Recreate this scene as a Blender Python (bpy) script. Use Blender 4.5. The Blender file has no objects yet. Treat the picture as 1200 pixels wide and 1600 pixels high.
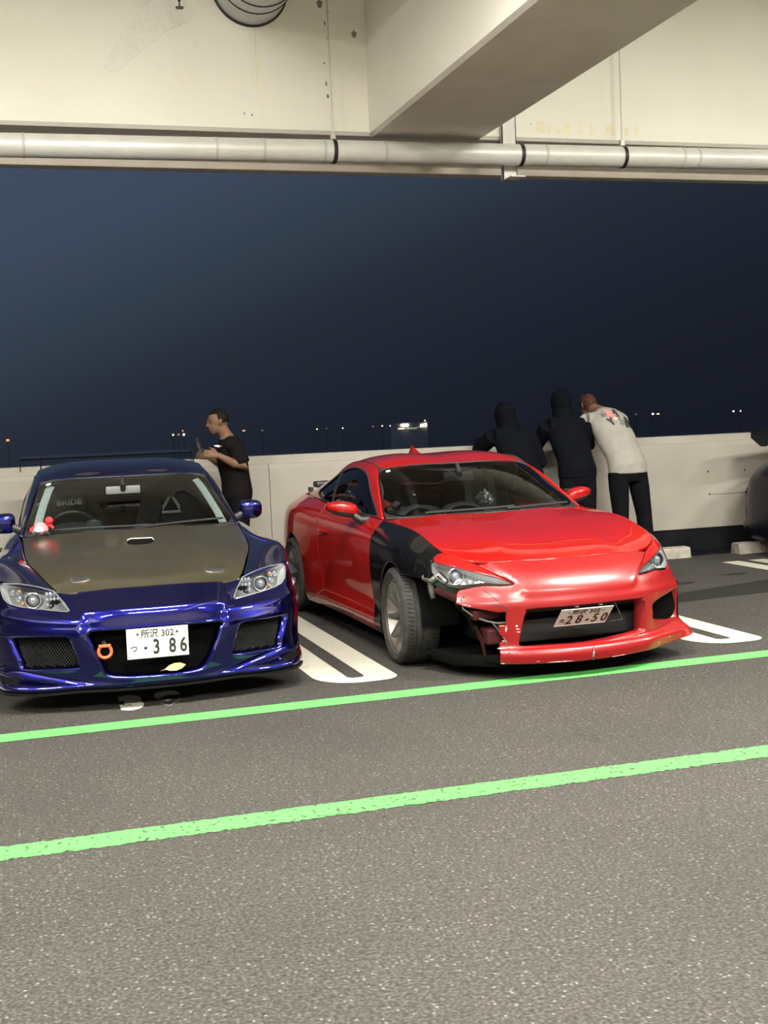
import bpy, bmesh, math, random
import numpy as np
from mathutils import Vector, Matrix, noise as mnoise
from mathutils.geometry import delaunay_2d_cdt
SC = bpy.context.scene; COL = SC.collection
random.seed(4); RNG = np.random.default_rng(7)
def lin(h):                                     # '#rrggbb' -> linear
    v = [int(h[i:i+2], 16)/255 for i in (1, 3, 5)]
    return tuple(x/12.92 if x <= .04045 else ((x+.055)/1.055)**2.4 for x in v)
# ---------------------------------------------------------------- camera
FPX, PITCH, ROLL, YAW, CAMZ = 1902.97, .0706944, .0416294, .2995786, 1.484755
cam = bpy.data.cameras.new('camera'); cam_o = bpy.data.objects.new('camera', cam); COL.objects.link(cam_o)
cam.sensor_fit = 'VERTICAL'; cam.sensor_height = 24; cam.lens = FPX/1600*24; cam.clip_start = .05; cam.clip_end = 3000
_f = Vector((math.sin(YAW)*math.cos(PITCH), math.cos(YAW)*math.cos(PITCH), -math.sin(PITCH)))
_r0 = Vector((math.cos(YAW), -math.sin(YAW), 0)); _u0 = _r0.cross(_f)
_r = _r0*math.cos(ROLL)-_u0*math.sin(ROLL); _u = _u0*math.cos(ROLL)+_r0*math.sin(ROLL)
cam_o.matrix_world = Matrix(((_r.x, _u.x, -_f.x, 0), (_r.y, _u.y, -_f.y, 0), (_r.z, _u.z, -_f.z, CAMZ), (0, 0, 0, 1)))
SC.camera = cam_o
# ---------------------------------------------------------------- night sky
w = bpy.data.worlds.new('night_sky'); SC.world = w; w.use_nodes = True
nt = w.node_tree; nt.nodes.clear()
wo = nt.nodes.new('ShaderNodeOutputWorld'); bg = nt.nodes.new('ShaderNodeBackground')
tc = nt.nodes.new('ShaderNodeTexCoord'); sx = nt.nodes.new('ShaderNodeSeparateXYZ'); rp = nt.nodes.new('ShaderNodeValToRGB')
# brighter towards the left and upwards: the glow of the town behind the frame's left edge
ma = nt.nodes.new('ShaderNodeMath'); ma.operation = 'MULTIPLY_ADD'; ma.inputs[1].default_value = -.4
mb = nt.nodes.new('ShaderNodeMath'); mb.operation = 'MULTIPLY_ADD'; mb.inputs[1].default_value = 1.4; mb.inputs[2].default_value = .36
nt.links.new(tc.outputs['Generated'], sx.inputs[0]); nt.links.new(sx.outputs['X'], ma.inputs[0]); nt.links.new(sx.outputs['Z'], ma.inputs[2]); nt.links.new(ma.outputs[0], mb.inputs[0])
nt.links.new(mb.outputs[0], rp.inputs[0]); nt.links.new(rp.outputs[0], bg.inputs[0]); nt.links.new(bg.outputs[0], wo.inputs[0])
els = rp.color_ramp.elements
els[0].position = 0.0; els[0].color = lin('#161a24')+(1,)
els[1].position = 1.0; els[1].color = lin('#485468')+(1,)
for p, c_ in ((-.168, '#191d27'), (-.083, '#1e2430'), (-.008, '#272c38'), (.061, '#323d4b'), (.139, '#3e495c'), (.3, '#455166')):
    e = els.new(p*1.4+.36); e.color = lin(c_)+(1,)
bg.inputs[1].default_value = 1.0
# ---------------------------------------------------------------- exposure and lamps of the parking deck
vs = SC.view_settings; vs.view_transform = 'Standard'; vs.look = 'None'; vs.exposure = 0.0; vs.gamma = 1.0; vs.use_curve_mapping = False
LAMPS = [(-4.0, 3.8), (1.1, 3.8), (6.2, 3.8), (11.3, 3.8), (-4.0, -2.2), (1.1, -2.2), (6.2, -2.2)]     # ceiling battens along the drive lane; unseen rear row added as fill
LAMP_Z, LAMP_W, LAMP_COL = 5.82, 980.0, (1.0, .945, .85)
for x, y in LAMPS:
    l = bpy.data.lights.new('lamp_light', 'AREA'); l.shape = 'RECTANGLE'; l.size = 2.4; l.size_y = .16; l.energy = LAMP_W; l.color = LAMP_COL
    lo = bpy.data.objects.new('lamp_light', l); lo.location = (x, y, LAMP_Z-.075); COL.objects.link(lo)
# ---- spline patches: a grid of control points through which a smooth surface runs
class Patch:
    def __init__(s, grid, o=1):
        g = np.array(grid, float); s.g = g; s.o = o
        s.nv, s.nu = g.shape[:2]
        g = np.concatenate([2*g[:1]-g[1:2], g, 2*g[-1:]-g[-2:-1]], 0)
        g = np.concatenate([2*g[:, :1]-g[:, 1:2], g, 2*g[:, -1:]-g[:, -2:-1]], 1)
        s.p = g
        s.su = np.linalg.norm(np.diff(s.g, axis=1), axis=2).mean()
        s.sv = np.linalg.norm(np.diff(s.g, axis=0), axis=2).mean()
    @staticmethod
    def _w(t):
        return np.stack([-.5*t+t*t-.5*t**3, 1-2.5*t*t+1.5*t**3, .5*t+2*t*t-1.5*t**3, -.5*t*t+.5*t**3], -1)
    def ev(s, uv):
        uv = np.asarray(uv, float); u = uv[..., 0]; v = uv[..., 1]
        i = np.clip(np.floor(u).astype(int), 0, s.nu-2); j = np.clip(np.floor(v).astype(int), 0, s.nv-2)
        a = s._w(u-i); b = s._w(v-j); r = 0
        for m in range(4):
            q = 0
            for k in range(4):
                q = q+a[..., k, None]*s.p[j+m, i+k]
            r = r+b[..., m, None]*q
        return r
    def nrm(s, uv):
        uv = np.asarray(uv, float); e = 1e-3
        du = s.ev(uv+[e, 0])-s.ev(uv-[e, 0]); dv = s.ev(uv+[0, e])-s.ev(uv-[0, e])
        n = np.cross(du, dv)*s.o
        return n/np.maximum(np.linalg.norm(n, axis=-1, keepdims=True), 1e-12)
    def find(s, pts, axes, sign=1):
        """uv of the points whose coordinates in the two named axes are given"""
        ax = ['xyz'.index(k) for k in axes]
        U, V = np.meshgrid(np.linspace(0, s.nu-1, 25*(s.nu-1)+1), np.linspace(0, s.nv-1, 25*(s.nv-1)+1))
        T = np.stack([U.ravel(), V.ravel()], -1); P = s.ev(T)[:, ax]; out = []
        for q in np.asarray(pts, float):
            uv = T[((P-q)**2).sum(1).argmin()].copy()
            for _ in range(6):
                e = 1e-4; f = s.ev(uv)[ax]-q
                J = np.stack([(s.ev(uv+[e, 0])[ax]-s.ev(uv-[e, 0])[ax])/(2*e), (s.ev(uv+[0, e])[ax]-s.ev(uv-[0, e])[ax])/(2*e)], 1)
                try: d = np.linalg.solve(J, f)
                except Exception: break
                if np.abs(d).max() > .6: break
                uv = uv-d
            out.append(np.clip(uv, 0, [s.nu-1, s.nv-1]))
        return np.array(out)
    def rect(s, u0, u1, v0, v1, n=24):
        t = np.linspace(0, 1, n, endpoint=False)
        return np.concatenate([np.stack([u0+(u1-u0)*t, v0+0*t], -1), np.stack([u1+0*t, v0+(v1-v0)*t], -1),
                               np.stack([u1+(u0-u1)*t, v1+0*t], -1), np.stack([u0+0*t, v1+(v0-v1)*t], -1)])
def mirror_grid(half):
    """rows whose first column is y = 0, or whose columns run from the middle out -> full width, from -y to +y"""
    h = np.array(half, float); m = h[:, ::-1]*[1, -1, 1]
    return np.concatenate([m[:, :-1] if abs(h[0, 0, 1]) < 1e-6 else m, h], 1)
def T(*cols):            # columns of points -> rows
    return [list(r) for r in zip(*cols)]
# ---- body surfaces, car frame: x forward from the front axle, y to the car's left, z up
RB = T(  # red car, front fascia: columns from the middle to the wheel arch, rows from the bonnet seam to the lip
 [(.72,0,.662),(.81,0,.60),(.87,0,.53),(.897,0,.465),(.905,0,.41),(.905,0,.29),(.895,0,.185),(.925,0,.155),(.915,0,.095)],
 [(.712,.2,.664),(.803,.2,.60),(.862,.2,.53),(.888,.2,.465),(.896,.2,.41),(.896,.2,.29),(.887,.2,.187),(.916,.2,.157),(.906,.2,.098)],
 [(.685,.39,.669),(.77,.38,.605),(.83,.39,.53),(.852,.40,.465),(.86,.40,.41),(.857,.40,.29),(.85,.41,.195),(.88,.41,.163),(.87,.41,.105)],
 [(.615,.565,.68),(.69,.56,.615),(.745,.56,.54),(.772,.56,.47),(.785,.56,.41),(.777,.56,.29),(.77,.56,.205),(.805,.56,.17),(.795,.56,.11)],
 [(.51,.685,.715),(.575,.695,.645),(.62,.705,.56),(.655,.71,.48),(.68,.71,.41),(.67,.71,.30),(.675,.70,.222),(.72,.71,.178),(.72,.72,.118)],
 [(.44,.705,.742),(.465,.765,.668),(.50,.79,.57),(.54,.80,.49),(.58,.805,.42),(.565,.81,.31),(.57,.815,.23),(.625,.825,.188),(.675,.835,.125)],
 [(.34,.715,.768),(.345,.805,.695),(.36,.84,.58),(.38,.85,.49),(.40,.855,.42),(.41,.855,.31),(.42,.86,.235),(.45,.865,.185),(.49,.868,.13)])
def side_grid(first, xs, zs, ys):
    rows = []
    for r in range(len(zs)):
        rows.append([first[r]]+[(x, y, z) for x, y, z in zip(xs, ys[r], zs[r])])
    return rows
RSX = [.12,-.12,-.5,-.9,-1.35,-1.8,-2.2,-2.55,-2.9,-3.2,-3.38]
RS = side_grid([r[-1] for r in RB], RSX,
 [[.822,.846,.862,.87,.88,.90,.925,.935,.935,.92,.88],[.752,.766,.775,.79,.80,.815,.84,.85,.84,.82,.79],[.64,.65,.66,.68,.69,.70,.72,.73,.72,.70,.68],
  [.53,.53,.54,.55,.56,.56,.57,.57,.57,.56,.55],[.45,.45,.45,.45,.45,.45,.45,.45,.45,.45,.45],[.32,.32,.33,.33,.33,.33,.32,.32,.32,.32,.33],
  [.24,.24,.245,.25,.25,.25,.24,.24,.24,.24,.25],[.18,.18,.18,.185,.185,.185,.18,.18,.18,.19,.2],[.13,.13,.13,.13,.13,.13,.13,.14,.15,.16,.18]],
 [[.722,.728,.74,.745,.745,.74,.72,.69,.65,.58,.48],[.822,.825,.815,.81,.81,.82,.835,.835,.80,.73,.60],[.86,.857,.838,.832,.832,.845,.865,.87,.84,.77,.66],
  [.865,.858,.838,.832,.832,.846,.87,.875,.85,.78,.68],[.865,.857,.832,.826,.826,.84,.87,.875,.85,.78,.68],[.862,.85,.822,.814,.814,.834,.865,.87,.85,.78,.68],
  [.862,.852,.832,.826,.826,.84,.862,.865,.84,.78,.68],[.862,.852,.836,.832,.832,.842,.86,.86,.83,.77,.67],[.845,.835,.815,.81,.81,.825,.845,.845,.81,.75,.65]])
RH = [  # bonnet, half: rows from the seam to the cowl
 [(.72,0,.662),(.712,.2,.664),(.685,.39,.669),(.615,.565,.68),(.51,.685,.715)],
 [(.60,0,.705),(.595,.2,.707),(.575,.39,.71),(.50,.58,.724),(.42,.705,.747)],
 [(.35,0,.765),(.345,.2,.768),(.33,.40,.772),(.27,.60,.782),(.22,.718,.80)],
 [(.02,0,.818),(.015,.2,.823),(.0,.42,.832),(-.03,.61,.838),(-.06,.726,.84)],
 [(-.36,0,.868),(-.365,.2,.874),(-.39,.43,.88),(-.43,.62,.872),(-.46,.738,.861)]]
RW = [  # windscreen, half: rows from the cowl up
 [(-.42,0,.872),(-.43,.3,.874),(-.47,.55,.872),(-.55,.715,.868)],
 [(-.65,0,1.005),(-.66,.28,1.005),(-.70,.51,.998),(-.765,.662,.985)],
 [(-.88,0,1.125),(-.885,.26,1.124),(-.915,.47,1.11),(-.955,.612,1.095)],
 [(-1.06,0,1.203),(-1.065,.25,1.201),(-1.085,.44,1.192),(-1.115,.566,1.18)]]
RG = [  # side of the cabin, y > 0: rows from the belt line up, columns from the windscreen back
 [(-.55,.735,.866),(-.9,.745,.872),(-1.35,.745,.882),(-1.8,.738,.902),(-2.2,.718,.927),(-2.72,.665,.937)],
 [(-.75,.685,.985),(-1.0,.712,.98),(-1.4,.715,.985),(-1.8,.708,.99),(-2.2,.69,.985),(-2.72,.645,.955)],
 [(-.94,.632,1.095),(-1.1,.656,1.10),(-1.45,.66,1.11),(-1.8,.652,1.10),(-2.2,.635,1.055),(-2.7,.615,.975)],
 [(-1.115,.566,1.18),(-1.25,.575,1.213),(-1.52,.575,1.225),(-1.85,.562,1.20),(-2.2,.552,1.125),(-2.68,.575,.99)]]
RR = [  # roof, half
 [(-1.06,0,1.203),(-1.065,.25,1.201),(-1.085,.44,1.192),(-1.115,.566,1.18)],
 [(-1.25,0,1.246),(-1.25,.24,1.252),(-1.25,.43,1.24),(-1.25,.575,1.213)],
 [(-1.52,0,1.262),(-1.52,.24,1.272),(-1.52,.43,1.258),(-1.52,.575,1.225)],
 [(-1.85,0,1.25),(-1.85,.24,1.254),(-1.85,.42,1.235),(-1.85,.562,1.20)],
 [(-2.2,0,1.19),(-2.2,.24,1.19),(-2.2,.42,1.165),(-2.2,.552,1.125)]]
RK = [  # rear window and boot lid, half
 [(-2.2,0,1.19),(-2.2,.24,1.19),(-2.2,.42,1.165),(-2.2,.552,1.125)],
 [(-2.5,0,1.10),(-2.5,.24,1.095),(-2.48,.43,1.07),(-2.46,.565,1.05)],
 [(-2.82,0,.985),(-2.82,.26,.98),(-2.76,.46,.965),(-2.70,.58,.975)],
 [(-3.05,0,.965),(-3.04,.28,.96),(-3.02,.50,.945),(-2.98,.63,.935)],
 [(-3.36,0,.955),(-3.35,.26,.95),(-3.33,.42,.93),(-3.3,.52,.90)],
 [(-3.42,0,.86),(-3.42,.26,.855),(-3.40,.40,.85),(-3.38,.48,.84)]]
RT = [  # tail, half
 [(-3.42,0,.86),(-3.42,.26,.855),(-3.40,.40,.85),(-3.38,.48,.84),(-3.36,.53,.83)],
 [(-3.44,0,.72),(-3.44,.26,.72),(-3.43,.45,.71),(-3.40,.60,.70),(-3.37,.665,.69)],
 [(-3.46,0,.55),(-3.46,.26,.55),(-3.44,.47,.55),(-3.41,.62,.55),(-3.38,.68,.55)],
 [(-3.46,0,.35),(-3.46,.26,.35),(-3.44,.47,.35),(-3.41,.62,.35),(-3.38,.68,.35)],
 [(-3.40,0,.2),(-3.40,.26,.2),(-3.39,.46,.2),(-3.37,.60,.2),(-3.36,.65,.2)]]
BB = T(  # blue car, front fascia
 [(.70,0,.645),(.79,0,.58),(.86,0,.53),(.888,0,.45),(.90,0,.31),(.885,0,.175),(.878,0,.14),(.855,0,.113)],
 [(.692,.22,.644),(.78,.22,.58),(.85,.22,.53),(.878,.22,.45),(.888,.22,.31),(.872,.22,.178),(.870,.22,.142),(.848,.22,.115)],
 [(.645,.45,.635),(.735,.42,.57),(.80,.40,.52),(.835,.39,.45),(.84,.40,.31),(.825,.42,.185),(.840,.42,.149),(.82,.42,.119)],
 [(.545,.62,.676),(.61,.61,.60),(.675,.60,.53),(.72,.60,.45),(.72,.61,.32),(.715,.61,.20),(.785,.62,.147),(.77,.62,.11)],
 [(.42,.785,.698),(.475,.79,.63),(.53,.79,.54),(.575,.78,.45),(.59,.78,.33),(.605,.78,.22),(.71,.79,.158),(.70,.79,.118)],
 [(.36,.835,.70),(.385,.85,.63),(.41,.86,.54),(.43,.865,.45),(.44,.868,.33),(.46,.868,.22),(.52,.87,.158),(.52,.865,.115)])
BSX = [.20,.0,-.4,-.75,-1.3,-1.9,-2.3,-2.7,-3.1,-3.42]
BS = side_grid([(.60,.53,.657),(.42,.785,.698),(.36,.835,.70),(.385,.85,.63),(.41,.86,.54),(.43,.865,.45),(.44,.868,.33),(.46,.868,.22),(.52,.865,.12)], BSX,
 [[.735,.772,.85,.88,.90,.91,.92,.93,.93,.88],[.79,.806,.81,.84,.855,.86,.87,.87,.86,.82],[.775,.785,.78,.79,.80,.80,.81,.81,.80,.77],[.70,.705,.69,.69,.69,.69,.69,.69,.69,.68],
  [.55,.55,.55,.55,.55,.55,.55,.55,.55,.55],[.44,.44,.44,.44,.44,.44,.44,.44,.44,.44],[.32,.32,.32,.32,.32,.32,.32,.32,.32,.32],[.21,.21,.21,.21,.21,.21,.21,.21,.21,.22],[.12,.12,.12,.12,.12,.12,.12,.13,.15,.18]],
 [[.63,.67,.70,.715,.725,.725,.71,.68,.62,.50],[.79,.79,.785,.79,.79,.80,.81,.80,.73,.60],[.845,.848,.835,.825,.82,.83,.845,.84,.78,.66],[.874,.876,.85,.84,.838,.848,.87,.872,.81,.70],
  [.872,.875,.85,.84,.84,.85,.876,.88,.83,.72],[.874,.876,.848,.838,.838,.85,.876,.88,.83,.72],[.873,.872,.845,.835,.835,.848,.872,.876,.83,.72],[.872,.868,.85,.842,.842,.85,.866,.868,.82,.71],[.865,.855,.83,.82,.82,.83,.85,.85,.80,.69]])
BH = [
 [(.70,0,.645),(.692,.22,.644),(.66,.40,.637),(.632,.488,.632)],
 [(.55,0,.692),(.545,.21,.695),(.53,.40,.688),(.50,.545,.674)],
 [(.28,0,.745),(.28,.20,.757),(.27,.42,.757),(.25,.612,.727)],
 [(0,0,.795),(0,.20,.81),(0,.43,.81),(-.02,.672,.777)],
 [(-.47,0,.875),(-.475,.22,.885),(-.50,.46,.88),(-.54,.695,.868)]]
BW = [
 [(-.50,0,.872),(-.51,.3,.874),(-.54,.52,.874),(-.60,.69,.872)],
 [(-.72,0,1.005),(-.725,.28,1.004),(-.75,.49,1.0),(-.80,.645,.99)],
 [(-.93,0,1.125),(-.935,.26,1.123),(-.955,.46,1.116),(-.99,.60,1.103)],
 [(-1.10,0,1.217),(-1.105,.25,1.215),(-1.12,.43,1.211),(-1.145,.565,1.20)]]
BG = [
 [(-.60,.71,.872),(-.9,.72,.886),(-1.3,.725,.90),(-1.9,.725,.91),(-2.3,.71,.92),(-2.8,.67,.932)],
 [(-.80,.665,.99),(-1.0,.69,.99),(-1.4,.70,1.0),(-1.9,.70,1.01),(-2.3,.685,1.0),(-2.8,.65,.96)],
 [(-.985,.62,1.103),(-1.12,.64,1.12),(-1.45,.65,1.14),(-1.9,.645,1.13),(-2.3,.63,1.09),(-2.8,.62,.985)],
 [(-1.145,.565,1.20),(-1.30,.572,1.24),(-1.55,.57,1.268),(-1.9,.56,1.25),(-2.3,.548,1.17),(-2.78,.58,1.0)]]
BR_ = [
 [(-1.10,0,1.217),(-1.105,.25,1.215),(-1.12,.43,1.211),(-1.145,.565,1.20)],
 [(-1.30,0,1.285),(-1.30,.25,1.285),(-1.30,.43,1.27),(-1.30,.572,1.24)],
 [(-1.55,0,1.323),(-1.55,.25,1.322),(-1.55,.43,1.305),(-1.55,.57,1.268)],
 [(-1.9,0,1.305),(-1.9,.25,1.30),(-1.9,.43,1.285),(-1.9,.56,1.25)],
 [(-2.3,0,1.225),(-2.3,.25,1.22),(-2.3,.42,1.20),(-2.3,.548,1.17)]]
BK = [
 [(-2.3,0,1.225),(-2.3,.25,1.22),(-2.3,.42,1.20),(-2.3,.548,1.17)],
 [(-2.6,0,1.12),(-2.6,.25,1.115),(-2.58,.43,1.095),(-2.56,.565,1.075)],
 [(-2.9,0,.995),(-2.9,.27,.99),(-2.84,.47,.98),(-2.78,.585,.985)],
 [(-3.1,0,.97),(-3.1,.29,.965),(-3.06,.51,.95),(-3.02,.64,.938)],
 [(-3.40,0,.955),(-3.39,.26,.95),(-3.37,.43,.93),(-3.34,.54,.90)],
 [(-3.46,0,.86),(-3.46,.26,.855),(-3.44,.41,.85),(-3.42,.50,.84)]]
BT = [[(x-.04, y*1.05, z) for x, y, z in r] for r in RT]
P_ = {}
for k, g, full, o in (('RB',RB,1,-1),('RS',RS,0,-1),('RH',RH,1,1),('RW',RW,1,1),('RG',RG,0,1),('RR',RR,1,1),('RK',RK,1,1),('RT',RT,1,1),
                      ('BB',BB,1,-1),('BS',BS,0,-1),('BH',BH,1,1),('BW',BW,1,1),('BG',BG,0,1),('BR',BR_,1,1),('BK',BK,1,1),('BT',BT,1,1)):
    P_[k] = Patch(mirror_grid(g) if full else g, o)
TR = {
 'b_head': [[7.397,0.0],[7.838,0.0],[8.435,0.0],[9.073,0.119],[9.283,0.356],[9.174,0.824],[9.027,1.235],[8.841,1.465],[8.556,1.57],[8.001,1.595],[7.273,1.529],[7.199,1.366],[7.237,0.808]],
 'b_grille': [[3.199,3.081],[4.324,3.054],[5.387,3.046],[6.82,3.1],[6.812,3.271],[6.672,3.698],[6.252,4.579],[5.983,4.899],[5.02,4.941],[3.855,4.835],[3.605,4.418],[3.275,3.589]],
 'b_fog': [[7.33,3.359],[7.553,3.289],[7.891,3.315],[8.87,3.366],[8.929,3.52],[8.674,4.437],[8.506,4.709],[7.127,4.437],[7.073,4.369],[7.214,3.772]],
 'b_ventL': [[4.531,1.066],[4.63,1.204],[4.854,1.247],[5.175,1.219],[5.262,1.073],[5.17,0.884],[4.905,0.847],[4.623,0.918]],
 'b_slot': [[2.686,3.355],[2.801,3.439],[3.449,3.384],[3.481,3.289],[3.372,3.179],[2.731,3.199]],
 'r_lens': [[1.085,0.907],[1.614,0.919],[2.435,0.896],[2.954,1.006],[3.496,1.29],[3.779,1.572],[3.895,1.664],[3.691,1.678],[3.039,1.679],[2.591,1.907],[2.149,2.116],[1.7,2.068],[1.305,1.791],[1.094,1.492],[1.009,1.077]],
 'r_tip': [[3.057,0.27],[3.552,1.135],[3.941,1.682]],
 'r_torn': [[3.69,1.772],[3.021,1.841],[2.757,1.972],[2.216,2.382],[2.102,2.696],[2.044,3.469],[2.391,3.789],[3.383,4.162],[3.49,4.142],[3.615,4.13],[3.588,4.392],[3.605,4.674],[3.461,4.654],[3.331,4.693],[3.399,4.904],[3.382,5.149],[3.494,5.334],[3.581,5.567],[3.424,5.66],[3.353,6.906],[3.362,7.705]],
 'r_grille': [[4.352,4.026],[5.321,3.994],[7.807,3.992],[7.972,4.11],[8.118,4.417],[8.086,5.521],[7.953,5.728],[6.967,5.85],[6.118,5.894],[4.924,5.887],[4.231,5.889],[4.081,5.727],[4.129,4.821],[4.257,4.194]],
 'r_fog': [[8.611,4.391],[9.402,4.129],[10.9,4.0],[10.875,4.5],[11.0,5.65],[10.308,5.832],[8.715,5.246],[8.566,4.736]],
 'r_ftip': [[1.446,0.174],[1.123,0.572],[0.963,1.053],[1.04,1.505],[0.92,1.83],[0.532,1.931],[0.118,1.982]],
 'r_win': [[4.339,1.554],[4.375,2.575],[4.083,3.0],[2.731,2.576],[1.873,2.587],[1.354,2.452],[0.98,1.866],[0.821,1.062],[0.934,0.404],[1.093,0.0]],
 'r_winb': [[3.3,0.0],[3.889,0.184]],
 'r_pil': [[3.342,2.376],[3.009,1.315],[2.915,0.167]],
 'r_doorf': [[3.444,0.44],[3.29,1.434],[3.312,2.386],[3.382,4.212],[3.274,5.999]],
 'r_doorr': [[6.17,1.207],[6.155,2.335],[6.25,2.966],[6.111,4.003],[5.987,4.943],[5.636,6.275]],
 'r_handle': [[5.763,1.962],[6.039,2.09],[5.497,1.912],[5.77,1.566],[5.78,2.361]],
 'b_lamp': [[8.228,0.761],[7.613,0.381],[8.615,0.293],[8.834,0.354],[8.607,0.759],[8.54,1.143],[7.944,1.12]],
 'r_lamp': [[2.063,1.339],[2.426,1.529],[2.671,1.487],[2.926,1.479],[3.156,1.504],[3.357,1.547]],
}
# ---------------------------------------------------------------- materials
MATS = {}
def M(name, col, rough=.5, metal=0., coat=0., spec=.5, coat_rough=.03, noise=None, bump=None, emit=None, emit_s=1., alpha=None):
    """noise=(scale, second colour, low, high): a procedural mottling between the two colours; bump=(scale, strength, distance)"""
    if name in MATS: return MATS[name]
    m = bpy.data.materials.new(name); m.use_nodes = True; n = m.node_tree; b = n.nodes['Principled BSDF']
    c = lin(col) if isinstance(col, str) else col
    b.inputs['Base Color'].default_value = c+(1,); b.inputs['Roughness'].default_value = rough; b.inputs['Metallic'].default_value = metal
    b.inputs['Coat Weight'].default_value = coat; b.inputs['Coat Roughness'].default_value = coat_rough; b.inputs['Specular IOR Level'].default_value = spec
    t = n.nodes.new('ShaderNodeTexCoord')
    if noise is None: noise = (14., tuple(min(1, x*1.12) for x in c), .35, .65)
    sc_, c2, lo, hi = noise[:4]; c2 = lin(c2) if isinstance(c2, str) else c2
    no = n.nodes.new('ShaderNodeTexNoise'); no.inputs['Scale'].default_value = sc_; no.inputs['Detail'].default_value = noise[4] if len(noise) > 4 else 4
    n.links.new(t.outputs['Object'], no.inputs['Vector'])
    r = n.nodes.new('ShaderNodeValToRGB'); r.color_ramp.elements[0].position = lo; r.color_ramp.elements[1].position = hi
    r.color_ramp.elements[0].color = c+(1,); r.color_ramp.elements[1].color = c2+(1,)
    n.links.new(no.outputs['Fac'], r.inputs[0]); n.links.new(r.outputs[0], b.inputs['Base Color'])
    if bump:
        bn = n.nodes.new('ShaderNodeTexNoise'); bn.inputs['Scale'].default_value = bump[0]; bn.inputs['Detail'].default_value = 6
        n.links.new(t.outputs['Object'], bn.inputs['Vector'])
        bu = n.nodes.new('ShaderNodeBump'); bu.inputs['Strength'].default_value = bump[1]; bu.inputs['Distance'].default_value = bump[2]
        n.links.new(bn.outputs['Fac'], bu.inputs['Height']); n.links.new(bu.outputs[0], b.inputs['Normal'])
    if emit:
        b.inputs['Emission Color'].default_value = (lin(emit) if isinstance(emit, str) else emit)+(1,); b.inputs['Emission Strength'].default_value = emit_s
    MATS[name] = m; return m
def glass(name, tint, refl=1.45, rough=.0):
    m = bpy.data.materials.new(name); m.use_nodes = True; n = m.node_tree; n.nodes.clear()
    o = n.nodes.new('ShaderNodeOutputMaterial'); mx = n.nodes.new('ShaderNodeMixShader'); tr = n.nodes.new('ShaderNodeBsdfTransparent'); gl = n.nodes.new('ShaderNodeBsdfGlossy'); fr = n.nodes.new('ShaderNodeFresnel')
    tr.inputs[0].default_value = tint+(1,); gl.inputs['Roughness'].default_value = rough; fr.inputs[0].default_value = refl
    n.links.new(fr.outputs[0], mx.inputs[0]); n.links.new(tr.outputs[0], mx.inputs[1]); n.links.new(gl.outputs[0], mx.inputs[2]); n.links.new(mx.outputs[0], o.inputs[0])
    MATS[name] = m; return m
RED = M('red_paint', (.22, .0026, .0022), .4, 0, 1., noise=(3., (.205, .0024, .002), .3, .7), coat_rough=.02, spec=.06)
REDB = M('red_bumper_paint', (.20, .005, .006), .36, 0, .55, noise=(5., (.18, .0045, .0055), .3, .7), coat_rough=.2, spec=.3)
BLK = M('black_fender_paint', (.003, .003, .0035), .10, 0, 0., spec=.16)
BLUE = M('blue_metallic_paint', (.003, .0035, .085), .25, .97, 1., noise=(900., (.0055, .0065, .155), .4, .7, 1), coat_rough=.015)
DARKP = M('dark_navy_paint', (.003, .004, .007), .25, 0., 0., spec=.3)
CARB = M('carbon_bonnet', (.022, .0185, .009), .36, 0., .60, noise=(2.2, (.028, .024, .012), .35, .65), coat_rough=.18, spec=.3)  # olive tint stands in for the cream ceiling reflected in it
BPL = M('black_plastic', (.010, .010, .011), .45)
BPL2 = M('black_rubber_trim', (.014, .014, .014), .6)
DUL = M('dull_black_liner', (.003, .003, .003), .9, spec=.04)
TYRE = M('tyre_rubber', (.020, .019, .018), .72, noise=(20., (.034, .032, .03), .4, .7), bump=(60., .2, .004), spec=.3)
RIMG = M('grey_alloy', (.20, .19, .175), .36, .75)
RIMD = M('dark_alloy', (.05, .05, .052), .36, .8)
CHR = M('chrome', (.75, .75, .76), .08, 1.)
SILV = M('bare_silver_steel', (.11, .105, .10), .35, .9, noise=(25., (.2, .19, .18), .4, .6))
LAMPW = M('headlight_reflector', (.85, .86, .88), .22, .6)
LAMPG = M('headlight_housing', (.13, .13, .14), .3, .5)
LAMPT = M('lamp_trim_ring', (.38, .38, .39), .25, .7)
LAMPB = M('headlight_bulb_glass', (.42, .46, .52), .10, .7, .5)
AMB = M('indicator_bulb', (.30, .19, .11), .2, .2, .6)
WHT = M('white_plastic', (.58, .58, .56), .4)
PLW = M('number_plate_white', (.60, .61, .56), .42, noise=(60., (.53, .53, .485), .4, .8))
PLG = M('number_plate_ink', (.008, .016, .012), .5)
FAB = M('seat_fabric', (.012, .013, .016), .85, spec=.2, bump=(120., .3, .002))
FABR = M('red_door_trim', (.26, .016, .018), .5)
DASH = M('dashboard_black', (.018, .018, .020), .6, bump=(200., .15, .001))
GREYI = M('grey_pillar_trim', (.42, .45, .44), .7)
GREYW = M('grey_lettering', (.62, .62, .63), .6)
MESH = M('mesh_wire', (.009, .009, .0095), .55, 0., spec=.3)
ORG = M('orange_tow_hook', (.80, .10, .035), .35, 0, .5)
WGL = glass('windscreen_glass', (.56, .63, .63)); SGL = glass('tinted_side_glass', (.16, .17, .17)); HGL = glass('headlight_glass', (.93, .95, .95))
REDL = M('tail_lamp_red', (.25, .01, .01), .15, 0, 1.)
SCUF = M('scuffed_white_primer', (.72, .62, .58), .7, noise=(80., (.5, .2, .18), .4, .6))
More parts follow.
